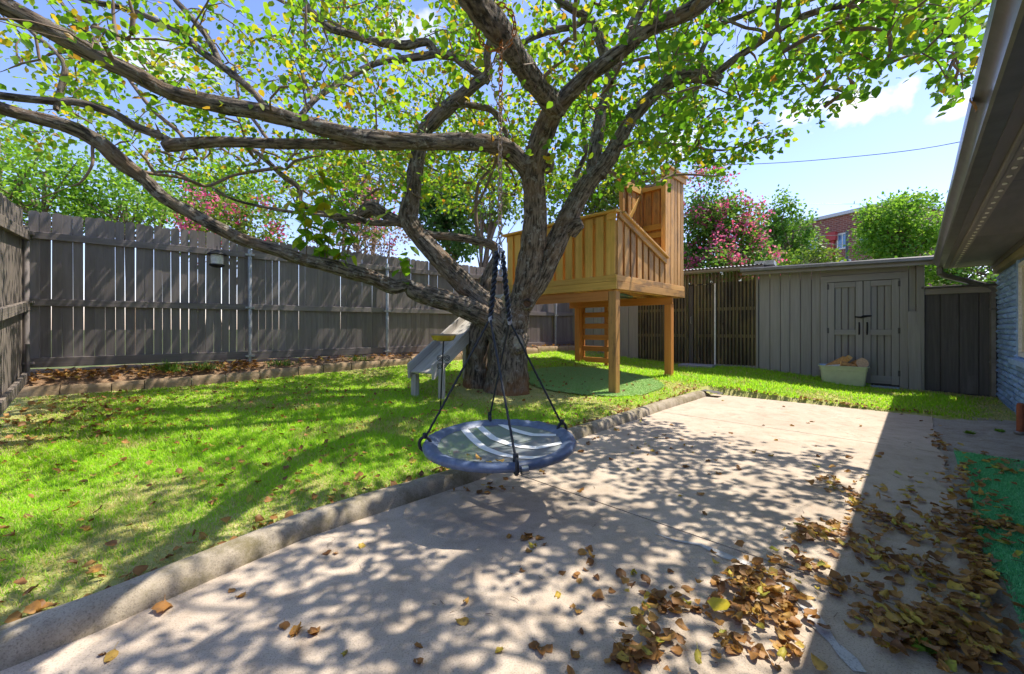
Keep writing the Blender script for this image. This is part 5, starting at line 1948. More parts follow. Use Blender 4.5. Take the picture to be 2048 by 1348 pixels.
for ai in order:
    a = ATT[ai]
    dv = a - buf[:cnt]
    dist = np.sqrt((dv ** 2).sum(1))
    cost = dist + 0.35 * np.maximum(0, -dv[:, 2])
    i0 = int(np.argmin(cost))
    L = dist[i0]
    p0 = buf[i0].copy()
    n = max(2, min(11, int(L / 0.16)))
    ctrl = p0 + (a - p0) * 0.45 + np.array([0, 0, 0.16 * L]) + rng.normal(0, 0.09 * L, 3)
    path = [i0]
    for k in range(1, n + 1):
        t = k / n
        q = (1 - t) ** 2 * p0 + 2 * t * (1 - t) * ctrl + t * t * a + rng.normal(0, 0.012, 3)
        buf[cnt] = q
        par[cnt] = path[-1]
        path.append(cnt)
        cnt += 1
    paths.append(path)
    j = path[-1]
    while j >= 0:
        cons[j] += 1
        j = par[j]
mbig, msmall = MB(), MB()
for path in paths:
    pts = [Vector(buf[i]) for i in path]
    rs = [min(0.034, 0.0035 * max(cons[i], 1) ** 0.5) for i in path]
    rs[0] = rs[1]
    rs[-1] = 0.0025
    big = rs[1] > 0.007
    (mbig if big else msmall).tube(pts, rs, 6 if big else 4, False)
mbig.build("bough", TWIG, tree, 80, kind="stuff")
msmall.build("twig", TWIG, tree, 80, kind="stuff")

LEAFC = [(0.0, (0.05, 0.14, 0.012)), (0.3, (0.10, 0.24, 0.016)), (0.55, (0.20, 0.36, 0.02)), (0.78, (0.36, 0.42, 0.03)), (0.92, (0.44, 0.33, 0.025)), (1.0, (0.42, 0.19, 0.03))]
LEAF = leaf_mat("green_leaf", LEAFC, 0.6, 0.42, 1.7)
LT = [(0, 0, 0), (0.40, 0.28, 0.06), (0.36, 0.66, 0.04), (0, 1.05, -0.10), (-0.36, 0.66, 0.04), (-0.40, 0.28, 0.06), (0, 0.42, -0.03)]
LTF = [(0, 1, 6), (1, 2, 6), (2, 3, 6), (3, 4, 6), (4, 5, 6), (5, 0, 6)]
pos, fwd, up, size, lc = [], [], [], [], []
for pi, path in enumerate(paths):
    tipi = path[-1]
    end, prv = buf[tipi], buf[path[-2]]
    X = end[0]
    left = X < 0.6
    n = int(rng.integers(13, 21)) if left else int(rng.integers(10, 17))
    if end[1] < 3.0:
        n = int(n * 0.95)
    for k in range(n):
        seg = rng.uniform(0, 1)
        base = buf[path[max(len(path) - 3, 1)]] if len(path) > 3 else prv
        q = base + (end - base) * (0.25 + 0.85 * seg) + rng.normal(0, 0.10, 3)
        h = rng.normal(0, 1, 3)
        h[2] = -abs(h[2]) * 0.55 - 0.15
        nn = rng.normal(0, 0.6, 3)
        nn[2] += 1.0
        pos.append(q)
        fwd.append(h)
        up.append(nn)
        size.append((rng.uniform(0.05, 0.088) if left else rng.uniform(0.06, 0.10)) * (0.85 if end[1] < 3.4 else 1.0))
        yb = 0.52 if left else 0.36
        c = rng.beta(2.2, 3.0) * 0.8 + (0.18 if left else 0.06)
        if rng.uniform() < (0.14 if left else 0.05):
            c = rng.uniform(0.84, 1.0)
        lc.append(min(c, 1.0))
# big soft leaves on the shoots that stand on the low limb
shoot = MB()
for (bx, by, bz), hgt, lean in (((650, 524, 5.33), 1.45, (-0.08, 0.05)), ((655, 526, 5.35), 1.2, (0.25, 0.0)), ((612, 516, 5.2), 1.1, (-0.15, 0.1)), ((676, 532, 5.42), 0.8, (0.35, -0.1)), ((690, 538, 5.45), 0.95, (0.75, -0.1)), ((640, 522, 5.3), 0.9, (-0.35, -0.15)), ((800, 560, 5.8), 0.5, (0.1, 0.1))):
    b = W(bx, by, bz)
    pts = [b + Vector((lean[0] * t * t, lean[1] * t, hgt * t * (1 - 0.15 * t))) for t in np.linspace(0, 1, 7)]
    shoot.tube(pts, [0.008, 0.007, 0.006, 0.005, 0.004, 0.003, 0.002], 6)
    nl = int(hgt * 22)
    for k in range(nl):
        t = rng.uniform(0.12, 1.0)
        q = np.array(b) + np.array((lean[0] * t * t, lean[1] * t, hgt * t * (1 - 0.15 * t))) + rng.normal(0, 0.05, 3)
        an = rng.uniform(0, 2 * math.pi)
        pos.append(q)
        fwd.append((math.cos(an), math.sin(an), rng.uniform(-1.1, 0.0)))
        up.append((rng.normal(0, 0.4), rng.normal(0, 0.4), 1.0))
        size.append(rng.uniform(0.12, 0.20))
        lc.append(rng.uniform(0.32, 0.74) if rng.uniform() > 0.12 else rng.uniform(0.75, 0.97))
shoot.build("shoot", TWIG, tree, 80)
pos, fwd, up, size, lc = map(np.array, (pos, fwd, up, size, lc))
px = CX + F * pos[:, 0] / np.maximum(pos[:, 1], 0.1)
py = HY - F * (pos[:, 2] - CZ) / np.maximum(pos[:, 1], 0.1)
seen = (px > 5) & (px < 2040) & (py > 5) & (pos[:, 1] > 0.5)
bad = ~((py < np.where(px > 1330, np.interp(px, FRX, FRY) + 34, 2000)) | (py < 0))
# the limbs stand clear of the leaves, which hang above and behind them
front = np.zeros(len(pos), bool)
SKP, SKR = np.array(SK_P), np.array(SK_R)
sel_ = (SKR > 0.045) & (SKP[:, 1] > 1.0)
SKP, SKR = SKP[sel_], SKR[sel_]
sdir = norm_rows(SKP - np.array([0, 0, CZ]))
sdep = np.linalg.norm(SKP - np.array([0, 0, CZ]), axis=1)
ldir_ = norm_rows(pos - np.array([0, 0, CZ]))
ldep = np.linalg.norm(pos - np.array([0, 0, CZ]), axis=1)
for i in range(len(SKP)):
    near = (ldep < sdep[i]) & (np.einsum("ij,j->i", ldir_, sdir[i]) > math.cos(SKR[i] * 1.25 / sdep[i]))
    front |= near
front &= rng.uniform(0, 1, len(pos)) < 0.88
keep = ~bad & ~front
app = np.where(seen & keep, size / np.maximum(pos[:, 1], 0.3), 0)
top = np.argsort(-app)[:300]
single = np.zeros(len(pos), bool)
single[top] = True
rest = keep & ~single
tb_ = np.array(WP[tree.name])
me = scatter("foliage", LT, LTF, pos[rest] - tb_, fwd[rest], up[rest], size[rest], LEAF, lc[rest], size[rest] * rng.uniform(0.85, 1.12, rest.sum()))
place(me, "foliage", tbase, tree, kind="stuff")
LV = []
for k in range(8):
    c = (0.18, 0.28, 0.36, 0.44, 0.52, 0.6, 0.72, 0.9)[k]
    LV.append(scatter("leaf", LT, LTF, np.zeros((1, 3)), np.array([[0, 1.0, 0]]), np.array([[0, 0, 1.0]]), np.array([1.0]), LEAF, np.array([c])))
for i in top:
    f = Vector(fwd[i]).normalized()
    s = f.cross(Vector(up[i])).normalized()
    n = s.cross(f)
    R = Matrix((s, f, n)).transposed()
    place(LV[int(np.argmin(abs(np.array((0.18, 0.28, 0.36, 0.44, 0.52, 0.6, 0.72, 0.9)) - lc[i])))], "leaf", pos[i], tree, rot=R.to_euler(), scale=(size[i],) * 3)
# ------------------------------------------------------------------ beyond the fence and the shed
BGL = leaf_mat("distant_leaf", [(0.0, (0.06, 0.15, 0.02)), (0.5, (0.13, 0.27, 0.035)), (1.0, (0.26, 0.40, 0.06))], 0.4, 0.5, 1.4)
BGY = leaf_mat("lime_leaf", [(0.0, (0.09, 0.18, 0.02)), (0.5, (0.17, 0.28, 0.03)), (1.0, (0.30, 0.36, 0.05))], 0.4, 0.5, 1.4)
BGF = leaf_mat("feathery_leaf", [(0.0, (0.09, 0.22, 0.025)), (0.5, (0.20, 0.38, 0.04)), (1.0, (0.36, 0.52, 0.07))], 0.5, 0.5, 1.5)
BGM = leaf_mat("mid_leaf", [(0.0, (0.07, 0.18, 0.025)), (0.5, (0.15, 0.31, 0.04)), (1.0, (0.30, 0.46, 0.07))], 0.45, 0.5, 1.45)
BGD = leaf_mat("dark_leaf", [(0.0, (0.035, 0.10, 0.03)), (0.5, (0.08, 0.18, 0.04)), (1.0, (0.17, 0.29, 0.07))], 0.35, 0.45, 1.3)
PINK = leaf_mat("pink_blossom", [(0.0, (0.62, 0.06, 0.22)), (0.6, (0.75, 0.14, 0.36)), (1.0, (0.80, 0.34, 0.48))], 0.5, 0.6, 1.3)
BT = [(-0.28, 0.0, 0), (0.28, 0.0, 0), (0.34, 0.6, 0.08), (0, 1.0, -0.1), (-0.34, 0.6, 0.08)]
BTF = [(0, 1, 2, 4), (4, 2, 3)]


def clumps(lobes, n, sub):
    """points through a set of ellipsoid lobes, gathered in small clumps"""
    n = int(n * 1.25)
    L = np.array([l[:6] for l in lobes])
    wgt = L[:, 3] * L[:, 4] * L[:, 5]
    k = rng.choice(len(L), n, p=wgt / wgt.sum())
    d = norm_rows(rng.normal(0, 1, (n, 3)))
    r = rng.uniform(0.25, 1, n) ** 0.5 * rng.uniform(0.82, 1.2, n)
    n_ = n
    c = L[k, :3] + d * L[k, 3:6] * r[:, None]
    nz = np.array([noise.noise(Vector(x * 1.1)) for x in c])
    c = c[nz > -0.08]
    d = d[nz > -0.08]
    m_ = len(c)
    pts = np.repeat(c, sub, 0) + rng.normal(0, 1, (m_ * sub, 3)) * 0.16 * np.mean(L[:, 3:6]) ** 0.5
    return pts, np.repeat(d, sub, 0), c, d


def bush_tree(name, label, base, lobes, n, sub, lsize, mat, trunks=1, blossom=0, group=None, cat="tree", tr=0.12, bl_size=0.12, top_bloom=0.0):
    root = thing(name, label, cat, base, group)
    b = np.array(base)
    pts, dirs, cc, cd = clumps(lobes, n, sub)
    fwd = dirs * 0.6 + rng.normal(0, 0.7, pts.shape)
    up = rng.normal(0, 0.6, pts.shape) + np.array([0, 0, 1.0])
    lcv = np.clip(rng.beta(2, 2.4, len(pts)) + np.repeat(rng.normal(0, 0.13, len(cc)), sub), 0, 1)
    me = scatter("crown", BT, BTF, pts - b, fwd, up, lsize * rng.uniform(0.6, 1.3, len(pts)), mat, lcv)
    crown = place(me, "crown", base, root, kind="stuff")
    mb = MB()
    for k in range(trunks):
        c0 = Vector(base) + Vector((random.uniform(-0.3, 0.3), random.uniform(-0.3, 0.3), -0.1)) * (k > 0)
        l = lobes[k % len(lobes)]
        c1 = Vector(l[:3])
        mid = c0.lerp(c1, 0.5) + Vector((random.uniform(-0.2, 0.2), 0, 0.1))
        mb.tube([c0, mid, c1], [tr, tr * 0.7, tr * 0.3], 9)
    mb.build("trunk", TWIG, root, 60)
    mb = MB()
    for k in range(min(46, len(cc))):
        l = lobes[k % len(lobes)]
        q = Vector(cc[k])
        s = Vector(l[:3]).lerp(Vector(base), 0.25)
        mb.tube([s, s.lerp(q, 0.55) + Vector((0, 0, 0.1)), q], [tr * 0.28, tr * 0.18, tr * 0.06], 5, False)
    mb.build("branches", TWIG, root, 60, kind="stuff")
    if blossom:
        sel = [i for i in range(len(cc)) if cd[i][1] < 0.45]
        sel = rng.choice(sel, min(blossom, len(sel)), replace=False)
        bc = cc[sel] + cd[sel] * 0.18
        ps = np.repeat(bc, 26, 0) + rng.normal(0, bl_size, (len(bc) * 26, 3)) * np.array([1, 1, 1.25])
        me = scatter("blossom", BT, BTF, ps - b, rng.normal(0, 1, ps.shape), rng.normal(0, 1, ps.shape), rng.uniform(0.05, 0.1, len(ps)), PINK, rng.uniform(0, 1, len(ps)))
        place(me, "blossom", base, root, kind="stuff")
    return root


def lobe(px, py, z, rx, ry, rz=None):
    c = W(px, py, z)
    k = z / F
    return (c.x, c.y, c.z, rx * k, (rz or rx) * k, ry * k)


def at_ground(px, z):
    return Vector(((px - CX) / F * z, z, 0.3))


# behind the long fence, left to right
bush_tree("leafy_tree", "big bright green feathery tree beyond the fence corner at far left", at_ground(60, 11.5), [lobe(-40, 360, 11, 190, 105), lobe(90, 345, 11.5, 130, 85), lobe(-120, 300, 12, 160, 130), lobe(180, 395, 11.5, 90, 55)], 900, 13, 0.11, BGF, 2)
bush_tree("leafy_tree", "low light green tree topping the fence left of the pink blossom", at_ground(270, 12.5), [lobe(250, 400, 12.5, 100, 60), lobe(330, 420, 12, 70, 45), lobe(200, 430, 12, 80, 40)], 460, 12, 0.10, BGF, 1)
bush_tree("crape_myrtle", "thin pink flowering crape myrtle just beyond the long fence", at_ground(450, 11.5), [lobe(405, 430, 11.5, 45, 45), lobe(450, 440, 11.5, 55, 40), lobe(515, 450, 11.5, 55, 45), lobe(470, 490, 11.5, 90, 40)], 330, 9, 0.10, BGY, 3, 44, None, "tree", 0.05, 0.10)
bush_tree("leafy_tree", "loose yellow-green tree filling the gap behind the fence between pink blossom and leaning stem", at_ground(700, 16), [lobe(690, 375, 16, 60, 45), lobe(760, 350, 16, 60, 50), lobe(640, 340, 16, 55, 40), lobe(720, 440, 16, 70, 40)], 520, 11, 0.13, BGY, 2, 12)
bush_tree("leafy_tree", "feathery green tree behind the pink crape myrtle and the lantern", at_ground(400, 15), [lobe(380, 390, 15, 80, 45), lobe(450, 370, 15, 60, 45), lobe(520, 400, 15, 50, 40)], 480, 11, 0.12, BGF, 2)
bush_tree("bare_bush", "twiggy grey pink bush behind the fence left of the leaning stem", at_ground(735, 13), [lobe(720, 490, 13, 60, 40), lobe(780, 470, 13, 55, 45), lobe(660, 480, 13.5, 55, 40), lobe(735, 400, 14, 50, 40)], 260, 7, 0.08, leaf_mat("dry_bush_leaf", [(0, (0.22, 0.13, 0.10)), (0.6, (0.36, 0.24, 0.18)), (1.0, (0.40, 0.33, 0.16))], 0.3, 0.6, 1.2), 4, 10, None, "bush", 0.05)
bush_tree("leafy_tree", "tall blue-green tree seen between the leaning stem and the chain", at_ground(890, 19), [lobe(890, 410, 19, 70, 70), lobe(860, 360, 19, 40, 45), lobe(920, 460, 18, 65, 50)], 520, 10, 0.2, BGD, 1)
bush_tree("leafy_tree", "yellow-green tree beyond the fence behind the chain", at_ground(970, 16), [lobe(985, 400, 16, 60, 70), lobe(1010, 340, 17, 60, 50), lobe(960, 500, 15, 30, 30)], 330, 9, 0.15, BGY, 1)
bush_tree("leafy_tree", "dense yellow-green tree behind the playhouse and the right stem", at_ground(1180, 17), [lobe(1130, 400, 17, 80, 60), lobe(1200, 370, 17, 90, 60), lobe(1290, 380, 17, 80, 60), lobe(1240, 300, 18, 90, 50)], 700, 10, 0.17, BGY, 2)
# behind the shed
bush_tree("crape_myrtle", "tall pink flowering crape myrtle behind the playhouse tower", at_ground(1430, 13.5), [lobe(1418, 385, 13.5, 40, 52), lobe(1448, 445, 13.5, 60, 48), lobe(1395, 470, 13.5, 55, 55), lobe(1485, 485, 13, 38, 36), lobe(1420, 535, 13.5, 105, 34)], 1250, 14, 0.10, BGM, 4, 190, None, "tree", 0.06, 0.10)
bush_tree("leafy_tree", "rounded green tree left of the red brick building", at_ground(1560, 18), [lobe(1548, 415, 18, 34, 26), lobe(1585, 460, 18, 46, 34), lobe(1535, 475, 18, 32, 36), lobe(1612, 500, 17.5, 26, 26), lobe(1560, 530, 18, 60, 22)], 680, 12, 0.12, BGM, 2)
bush_tree("lime_shrub", "small lime green shrub just over the shed roof", at_ground(1580, 14.5), [lobe(1575, 528, 14.5, 45, 18), lobe(1622, 495, 15, 22, 22), lobe(1652, 515, 15, 24, 18)], 220, 9, 0.11, BGY, 1, 0, None, "shrub", 0.05)
bush_tree("leafy_tree", "spreading green tree with upright shoots right of the brick building", at_ground(1790, 17), [lobe(1790, 470, 17, 60, 52), lobe(1838, 450, 17, 50, 60), lobe(1765, 425, 17, 46, 26), lobe(1815, 410, 17, 34, 22), lobe(1738, 515, 17, 30, 30), lobe(1832, 408, 17, 8, 26), lobe(1862, 425, 17, 14, 14), lobe(1805, 420, 17, 14, 20), lobe(1850, 540, 16, 80, 24)], 1100, 12, 0.12, BGF, 2)
bush_tree("leafy_tree", "green tree showing in the gap under the eave", at_ground(1960, 15), [lobe(1950, 560, 15, 80, 30), lobe(1905, 530, 15, 40, 36), lobe(2040, 520, 15, 80, 50)], 420, 10, 0.13, BGL, 1)

# red brick building far behind
m, nt, p_, out = new_mat("far_brick")
tc_ = coords(nt, scale=(1, 1, 1), rand=False)
b_ = node(nt, "ShaderNodeTexBrick")
b_.inputs["Scale"].default_value = 1.0
b_.inputs["Brick Width"].default_value = 0.42
b_.inputs["Row Height"].default_value = 0.16
b_.inputs["Mortar Size"].default_value = 0.018
b_.inputs["Color1"].default_value = (0.27, 0.085, 0.06, 1)
b_.inputs["Color2"].default_value = (0.17, 0.05, 0.042, 1)
b_.inputs["Mortar"].default_value = (0.33, 0.22, 0.18, 1)
sx_ = node(nt, "ShaderNodeSeparateXYZ")
cb_ = node(nt, "ShaderNodeCombineXYZ")
nt.links.new(tc_, sx_.inputs[0])
nt.links.new(sx_.outputs[0], cb_.inputs[0])
nt.links.new(sx_.outputs[2], cb_.inputs[1])
nt.links.new(cb_.outputs[0], b_.inputs["Vector"])
nt.links.new(b_.outputs[0], p_.inputs["Base Color"])
p_.inputs["Roughness"].default_value = 0.85
FBR = m
BL, BRt = Vector(((1490 - CX) / F * 43, 43, 0)), Vector(((1800 - CX) / F * 31.3, 31.3, 0))
bd = (BRt - BL)
BLn = bd.length
bd.normalize()
bn_ = Vector((bd.y, -bd.x, 0))
if bn_.y > 0:
    bn_ = -bn_
bld = thing("brick_building", "long red brick building with a flat roof far behind the shed", "building", BL.lerp(BRt, 0.5))
BX = (bd, bn_, EZ)
BZ = 10.75


def bbox_(name, s0, s1, n0, n1, z0, z1, mat, parent=None):
    mb = MB()
    mb.box(BL + bd * ((s0 + s1) / 2) + bn_ * ((n0 + n1) / 2) + EZ * ((z0 + z1) / 2), (s1 - s0, n1 - n0, z1 - z0), BX, 0, 2)
    return mb.build(name, mat, parent or bld)


mb = MB()
vs = [BL + bd * s + EZ * z for s, z in ((0, 0), (BLn, 0), (BLn, BZ), (0, BZ))]
mb.add(vs, [(0, 1, 2, 3)], [(0, 0, 0), (BLn, 0, 0), (BLn, 0, BZ), (0, 0, BZ)])
vs2 = [v - bn_ * 9 for v in vs]
mb.add(vs + vs2, [(4, 5, 6, 7), (1, 5, 6, 2), (0, 4, 7, 3), (3, 2, 6, 7)], [(a.x, 0, a.z) for a in vs + vs2])
mb.build("wall", FBR, bld)
bbox_("coping", -0.2, BLn + 0.2, -9, 0.18, BZ, BZ + 0.28, TIN)
RED = plain("red_downpipe", (0.45, 0.05, 0.05), 0.5)
BGLASS = plain("blue_glass", (0.10, 0.24, 0.45), 0.12, 0, 0.2, 1.5, 0, None, False, 0.8)


def bs(px):
    k = (px - CX) / F
    return (k * BL.y - BL.x) / (bd.x - k * bd.y)


for px0, px1, py0, py1 in ((1677, 1694, 470, 497), (1527, 1543, 494, 512), (1722, 1738, 466, 490), (1683, 1700, 523, 540), (1620, 1634, 480, 506), (1780, 1800, 462, 490)):
    s0, s1 = bs(px0), bs(px1)
    Zm = (BL + bd * s0).y
    z1, z0 = CZ + (HY - py0) / F * Zm, CZ + (HY - py1) / F * Zm
    w = place(None, "window", BL + bd * s0 + EZ * z0, bld)
    bbox_("pane", s0, s1, 0.0, 0.02, z0, z1, BGLASS, w)
    for a, b, c, d in ((s0 - 0.1, s0, z0, z1), (s1, s1 + 0.1, z0, z1), (s0 - 0.1, s1 + 0.1, z1, z1 + 0.1), (s0 - 0.1, s1 + 0.1, z0 - 0.1, z0), ((s0 + s1) / 2 - 0.03, (s0 + s1) / 2 + 0.03, z0, z1)):
        bbox_("frame", a, b, 0.021, 0.06, c, d, WHITE, w)
s0 = bs(1667)
dp = place(None, "downpipe", BL + bd * s0, bld)
bbox_("pipe", s0 - 0.11, s0 + 0.11, 0.02, 0.2, 0.0, 8.7, RED, dp)
bbox_("hopper", s0 - 0.35, s0 + 0.35, 0.02, 0.4, 8.7, 9.4, RED, dp)
# utility pole and wires
pl = at_ground(1694, 20)
mb = MB()
mb.tube([Vector((pl.x, pl.y, -0.3)), Vector((pl.x, pl.y, 5.9))], [0.07, 0.06], 10)
mb.build("service_pole", plain("pole_grey", (0.14, 0.15, 0.17), 0.6), None, 40, label="thin dark service pole standing before the brick building", cat="pole")
WIRE = plain("wire", (0.10, 0.10, 0.10), 0.5)
WIREL = plain("pale_wire", (0.5, 0.5, 0.48), 0.5)


def wire(label, pts, r, mat, group=None):
    mb = MB()
    P = [W(*p) for p in pts]
    C = catmull([(p.x, p.y, p.z, 0) for p in P], 0.5)
    mb.tube([Vector(c[:3]) for c in C], r, 6)
    mb.build("overhead_wire", mat, None, 60, label=label, cat="wire", **({"group": group} if group else {}))


wire("single dark overhead wire crossing the open sky to the eave", [(1380, 332, 24), (1550, 326, 22), (1700, 314, 20), (1840, 298, 18), (1990, 270, 16)], 0.016, WIRE)
GW = "overhead wires in front of the brick building"
wire("upper pale wire across the treetop right of the building", [(1480, 405, 22), (1740, 408, 20), (1990, 402, 18)], 0.010, WIREL, GW)
wire("pale wire crossing just above the building's lit window", [(1420, 473, 21), (1700, 470, 19), (1900, 462, 17), (2010, 455, 16)], 0.010, WIREL, GW)
wire("pale wire crossing the lower edge of the building's window", [(1500, 478, 21), (1700, 490, 19), (1900, 497, 17), (2010, 499, 16)], 0.012, WIREL, GW)
wire("lowest pale wire just above the shed roof", [(1540, 512, 21), (1750, 520, 19), (1900, 522, 17), (2010, 520, 16)], 0.009, WIREL, GW)
# ------------------------------------------------------------------ lawn grass
GRASS = leaf_mat("grass_blade", [(0.0, (0.66, 0.54, 0.28)), (0.16, (0.56, 0.54, 0.18)), (0.3, (0.28, 0.52, 0.02)), (0.65, (0.42, 0.72, 0.03)), (1.0, (0.66, 0.82, 0.09))], 0.5, 0.5, 1.5)
GB = [(-0.5, 0, 0), (0.5, 0, 0), (0.36, 0.5, -0.10), (-0.36, 0.5, -0.10), (0.0, 0.95, -0.42)]
NG = 250000


def shed_u(v):
    return 10.11 + 0.101 * v - 0.03


def grass_ok(u, v):
    lawn_ = (v < kerb_v(u) - KW + 0.022) & (u < UEND + 0.3) & (v > border_v(u) + 0.1) & (u > -0.72)
    beyond = (u > UEND + 0.02) & (u < shed_u(v)) & (v > -6.8) & (v < 0.86)
    return lawn_ | beyond


u = rng.uniform(-0.75, 10.1, NG * 8)
v = rng.uniform(-7.9, 0.9, NG * 8)
ok = grass_ok(u, v)
u, v = u[ok], v[ok]
x, y = u * EU.x + v * EV.x, u * EU.y + v * EV.y
ok = (y > 0.9) & (np.abs(x) < 1.36 * y + 0.4)
u, v, x, y = u[ok], v[ok], x[ok], y[ok]
d = np.sqrt(x * x + y * y)
pr = np.clip(3.2 / d, 0.0, 1) ** 1.6
# bare patches: by the kerb, round the trunk, in the corner, beside the house, under the mat
def field(a, b, s, seed):
    """smooth pseudo-noise, cheap on large arrays"""
    r = np.random.default_rng(seed)
    t = np.zeros_like(a)
    for k in range(7):
        an = r.uniform(0, 2 * math.pi)
        f = s * r.uniform(0.6, 2.2)
        t += np.sin((a * math.cos(an) + b * math.sin(an)) * f + r.uniform(0, 6.28))
    return t / 3.2


patchy = field(u, v, 3.0, 1) + 0.6 * field(u, v, 9.0, 2)
edge = np.clip(1 - (kerb_v(u) - KW - v) / 0.55, 0, 1) * (u < UEND)
near_left = np.clip((1.6 - u) / 2.0, 0, 1) * np.clip(1 - (kerb_v(u) - v) / 1.6, 0, 1)
dt = np.sqrt((x - 0.0) ** 2 + (y - 6.5) ** 2)
trunk_d = np.clip(1.15 - (dt - 0.45) / 1.1, 0, 1)
corner = np.clip(1 - (u + 0.6) / 1.2, 0, 1) * np.clip((-5.2 - v) / 1.0, 0, 1)
houseside = 0.75 * np.clip((v - 0.35) / 0.35, 0, 1) * (u > UEND - 0.2)
rightedge = np.clip((shed_u(v) - u < 0.5) * (v > -0.6) * 1.0, 0, 1)
bare = np.clip(0.35 * edge + 0.6 * near_left + 0.9 * trunk_d + 0.7 * corner + 0.85 * houseside + 0.75 * rightedge + 0.42 * np.clip(patchy - 0.2, 0, 1), 0, 1)
mat_in = (u - tcu) ** 2 + (v - tcv) ** 2 < 1.22 ** 2
keep = (rng.uniform(0, 1, len(u)) < pr * (1 - 0.8 * bare)) & ~mat_in & (dt > 0.42)
u, v, x, y, d, bare, patchy = (a[keep][:NG] for a in (u, v, x, y, d, bare, patchy))
print("grass blades", len(u))
pos = np.stack([x, y, gz(u, v) - 0.004], -1)
n = len(u)
an = rng.uniform(0, 2 * math.pi, n)
ln = np.abs(rng.normal(0, 0.85, n))
fwd = np.stack([np.cos(an) * ln, np.sin(an) * ln, np.ones(n)], -1)
up = np.stack([np.cos(an + math.pi), np.sin(an + math.pi), np.full(n, 0.3)], -1)
h = rng.uniform(0.028, 0.062, n) * (1 - 0.4 * bare) * (1 + 0.22 * field(u, v, 2.0, 5))
h = np.where(u > UEND, h * 1.35, h)
wd = rng.uniform(0.0032, 0.0058, n) * np.clip(d / 3.2, 0.9, 2.6)
lcv = np.clip(0.58 + 0.17 * rng.normal(0, 1, n) - 0.5 * bare - 0.12 * np.clip(patchy, 0, 1), 0, 1)
lcv = np.where(rng.uniform(0, 1, n) < 0.07 + 0.35 * bare, rng.uniform(0, 0.2, n), lcv)
me = scatter("lawn_grass", GB, [(0, 1, 2, 3), (3, 2, 4)], pos, fwd, up, h, GRASS, lcv, wd)
place(me, "lawn_grass", (0, 0, 0), None, kind="stuff")

# weeds along the foot of the fence
WEED = leaf_mat("weed_leaf", [(0.0, (0.07, 0.17, 0.02)), (1.0, (0.22, 0.38, 0.05))], 0.4, 0.5, 1.3)
for (px, ht, lab) in ((338, 0.20, "tallest green weed tuft growing from the dry bed under the lantern"), (405, 0.15, "low spreading green weed right of the tallest tuft in the bed"), (715, 0.16, "green weed clump in the bed between two steel posts"), (560, 0.12, "small green weed beside the first grey steel post"), (1080, 0.14, "weed tuft at the foot of the far steel post right of the trunk")):
    k = (px - CX) / F
    o = FC + FN * 0.22
    s = (k * o.y - o.x) / (FD.x - k * FD.y)
    b = o + FD * s
    b.z = fence_base(s) - 0.10
    n = 160
    an = rng.uniform(0, 2 * math.pi, n)
    ln = np.abs(rng.normal(0, 0.7, n))
    pos = np.array(b) * 0 + np.stack([rng.normal(0, 0.12, n), rng.normal(0, 0.07, n), rng.uniform(-0.02, 0.02, n)], -1)
    me = scatter("weed", GB, [(0, 1, 2, 3), (3, 2, 4)], pos, np.stack([np.cos(an) * ln, np.sin(an) * ln, np.ones(n)], -1), np.stack([-np.cos(an), -np.sin(an), np.full(n, 0.3)], -1), ht * rng.uniform(0.4, 1.1, n), WEED, rng.uniform(0, 1, n), np.full(n, 0.012))
    place(me, "weed", b, None, label=lab, cat="weed", group="weeds along the fence")
for px, py, lab in ((1838, 1296, "tiny bright green weed in the leaf litter at the bottom right"), (1999, 864, "small green weed in the bare dirt left of the rusty pipe"), (1940, 868, "smallest green sprout in the grey dirt beyond the turf strip")):
    b = G(px, py, 0.005)
    n = 26
    an = rng.uniform(0, 2 * math.pi, n)
    ln = rng.uniform(0.4, 1.6, n)
    me = scatter("weed", LT, LTF, np.stack([rng.normal(0, 0.015, n), rng.normal(0, 0.015, n), np.zeros(n)], -1), np.stack([np.cos(an) * ln, np.sin(an) * ln, np.ones(n)], -1), np.stack([-np.cos(an), -np.sin(an), np.full(n, 1.0)], -1), rng.uniform(0.025, 0.05, n), WEED, rng.uniform(0.3, 1, n))
    place(me, "weed", b, None, label=lab, cat="weed")

# ------------------------------------------------------------------ fallen leaves
DRY = leaf_mat("dry_leaf", [(0.0, (0.17, 0.075, 0.025)), (0.3, (0.36, 0.17, 0.045)), (0.55, (0.50, 0.29, 0.065)), (0.75, (0.56, 0.41, 0.06)), (0.9, (0.42, 0.42, 0.06)), (1.0, (0.65, 0.54, 0.05))], 0.2, 0.55, 1.3, (60, 0.52, (0.22, 0.12, 0.05)))


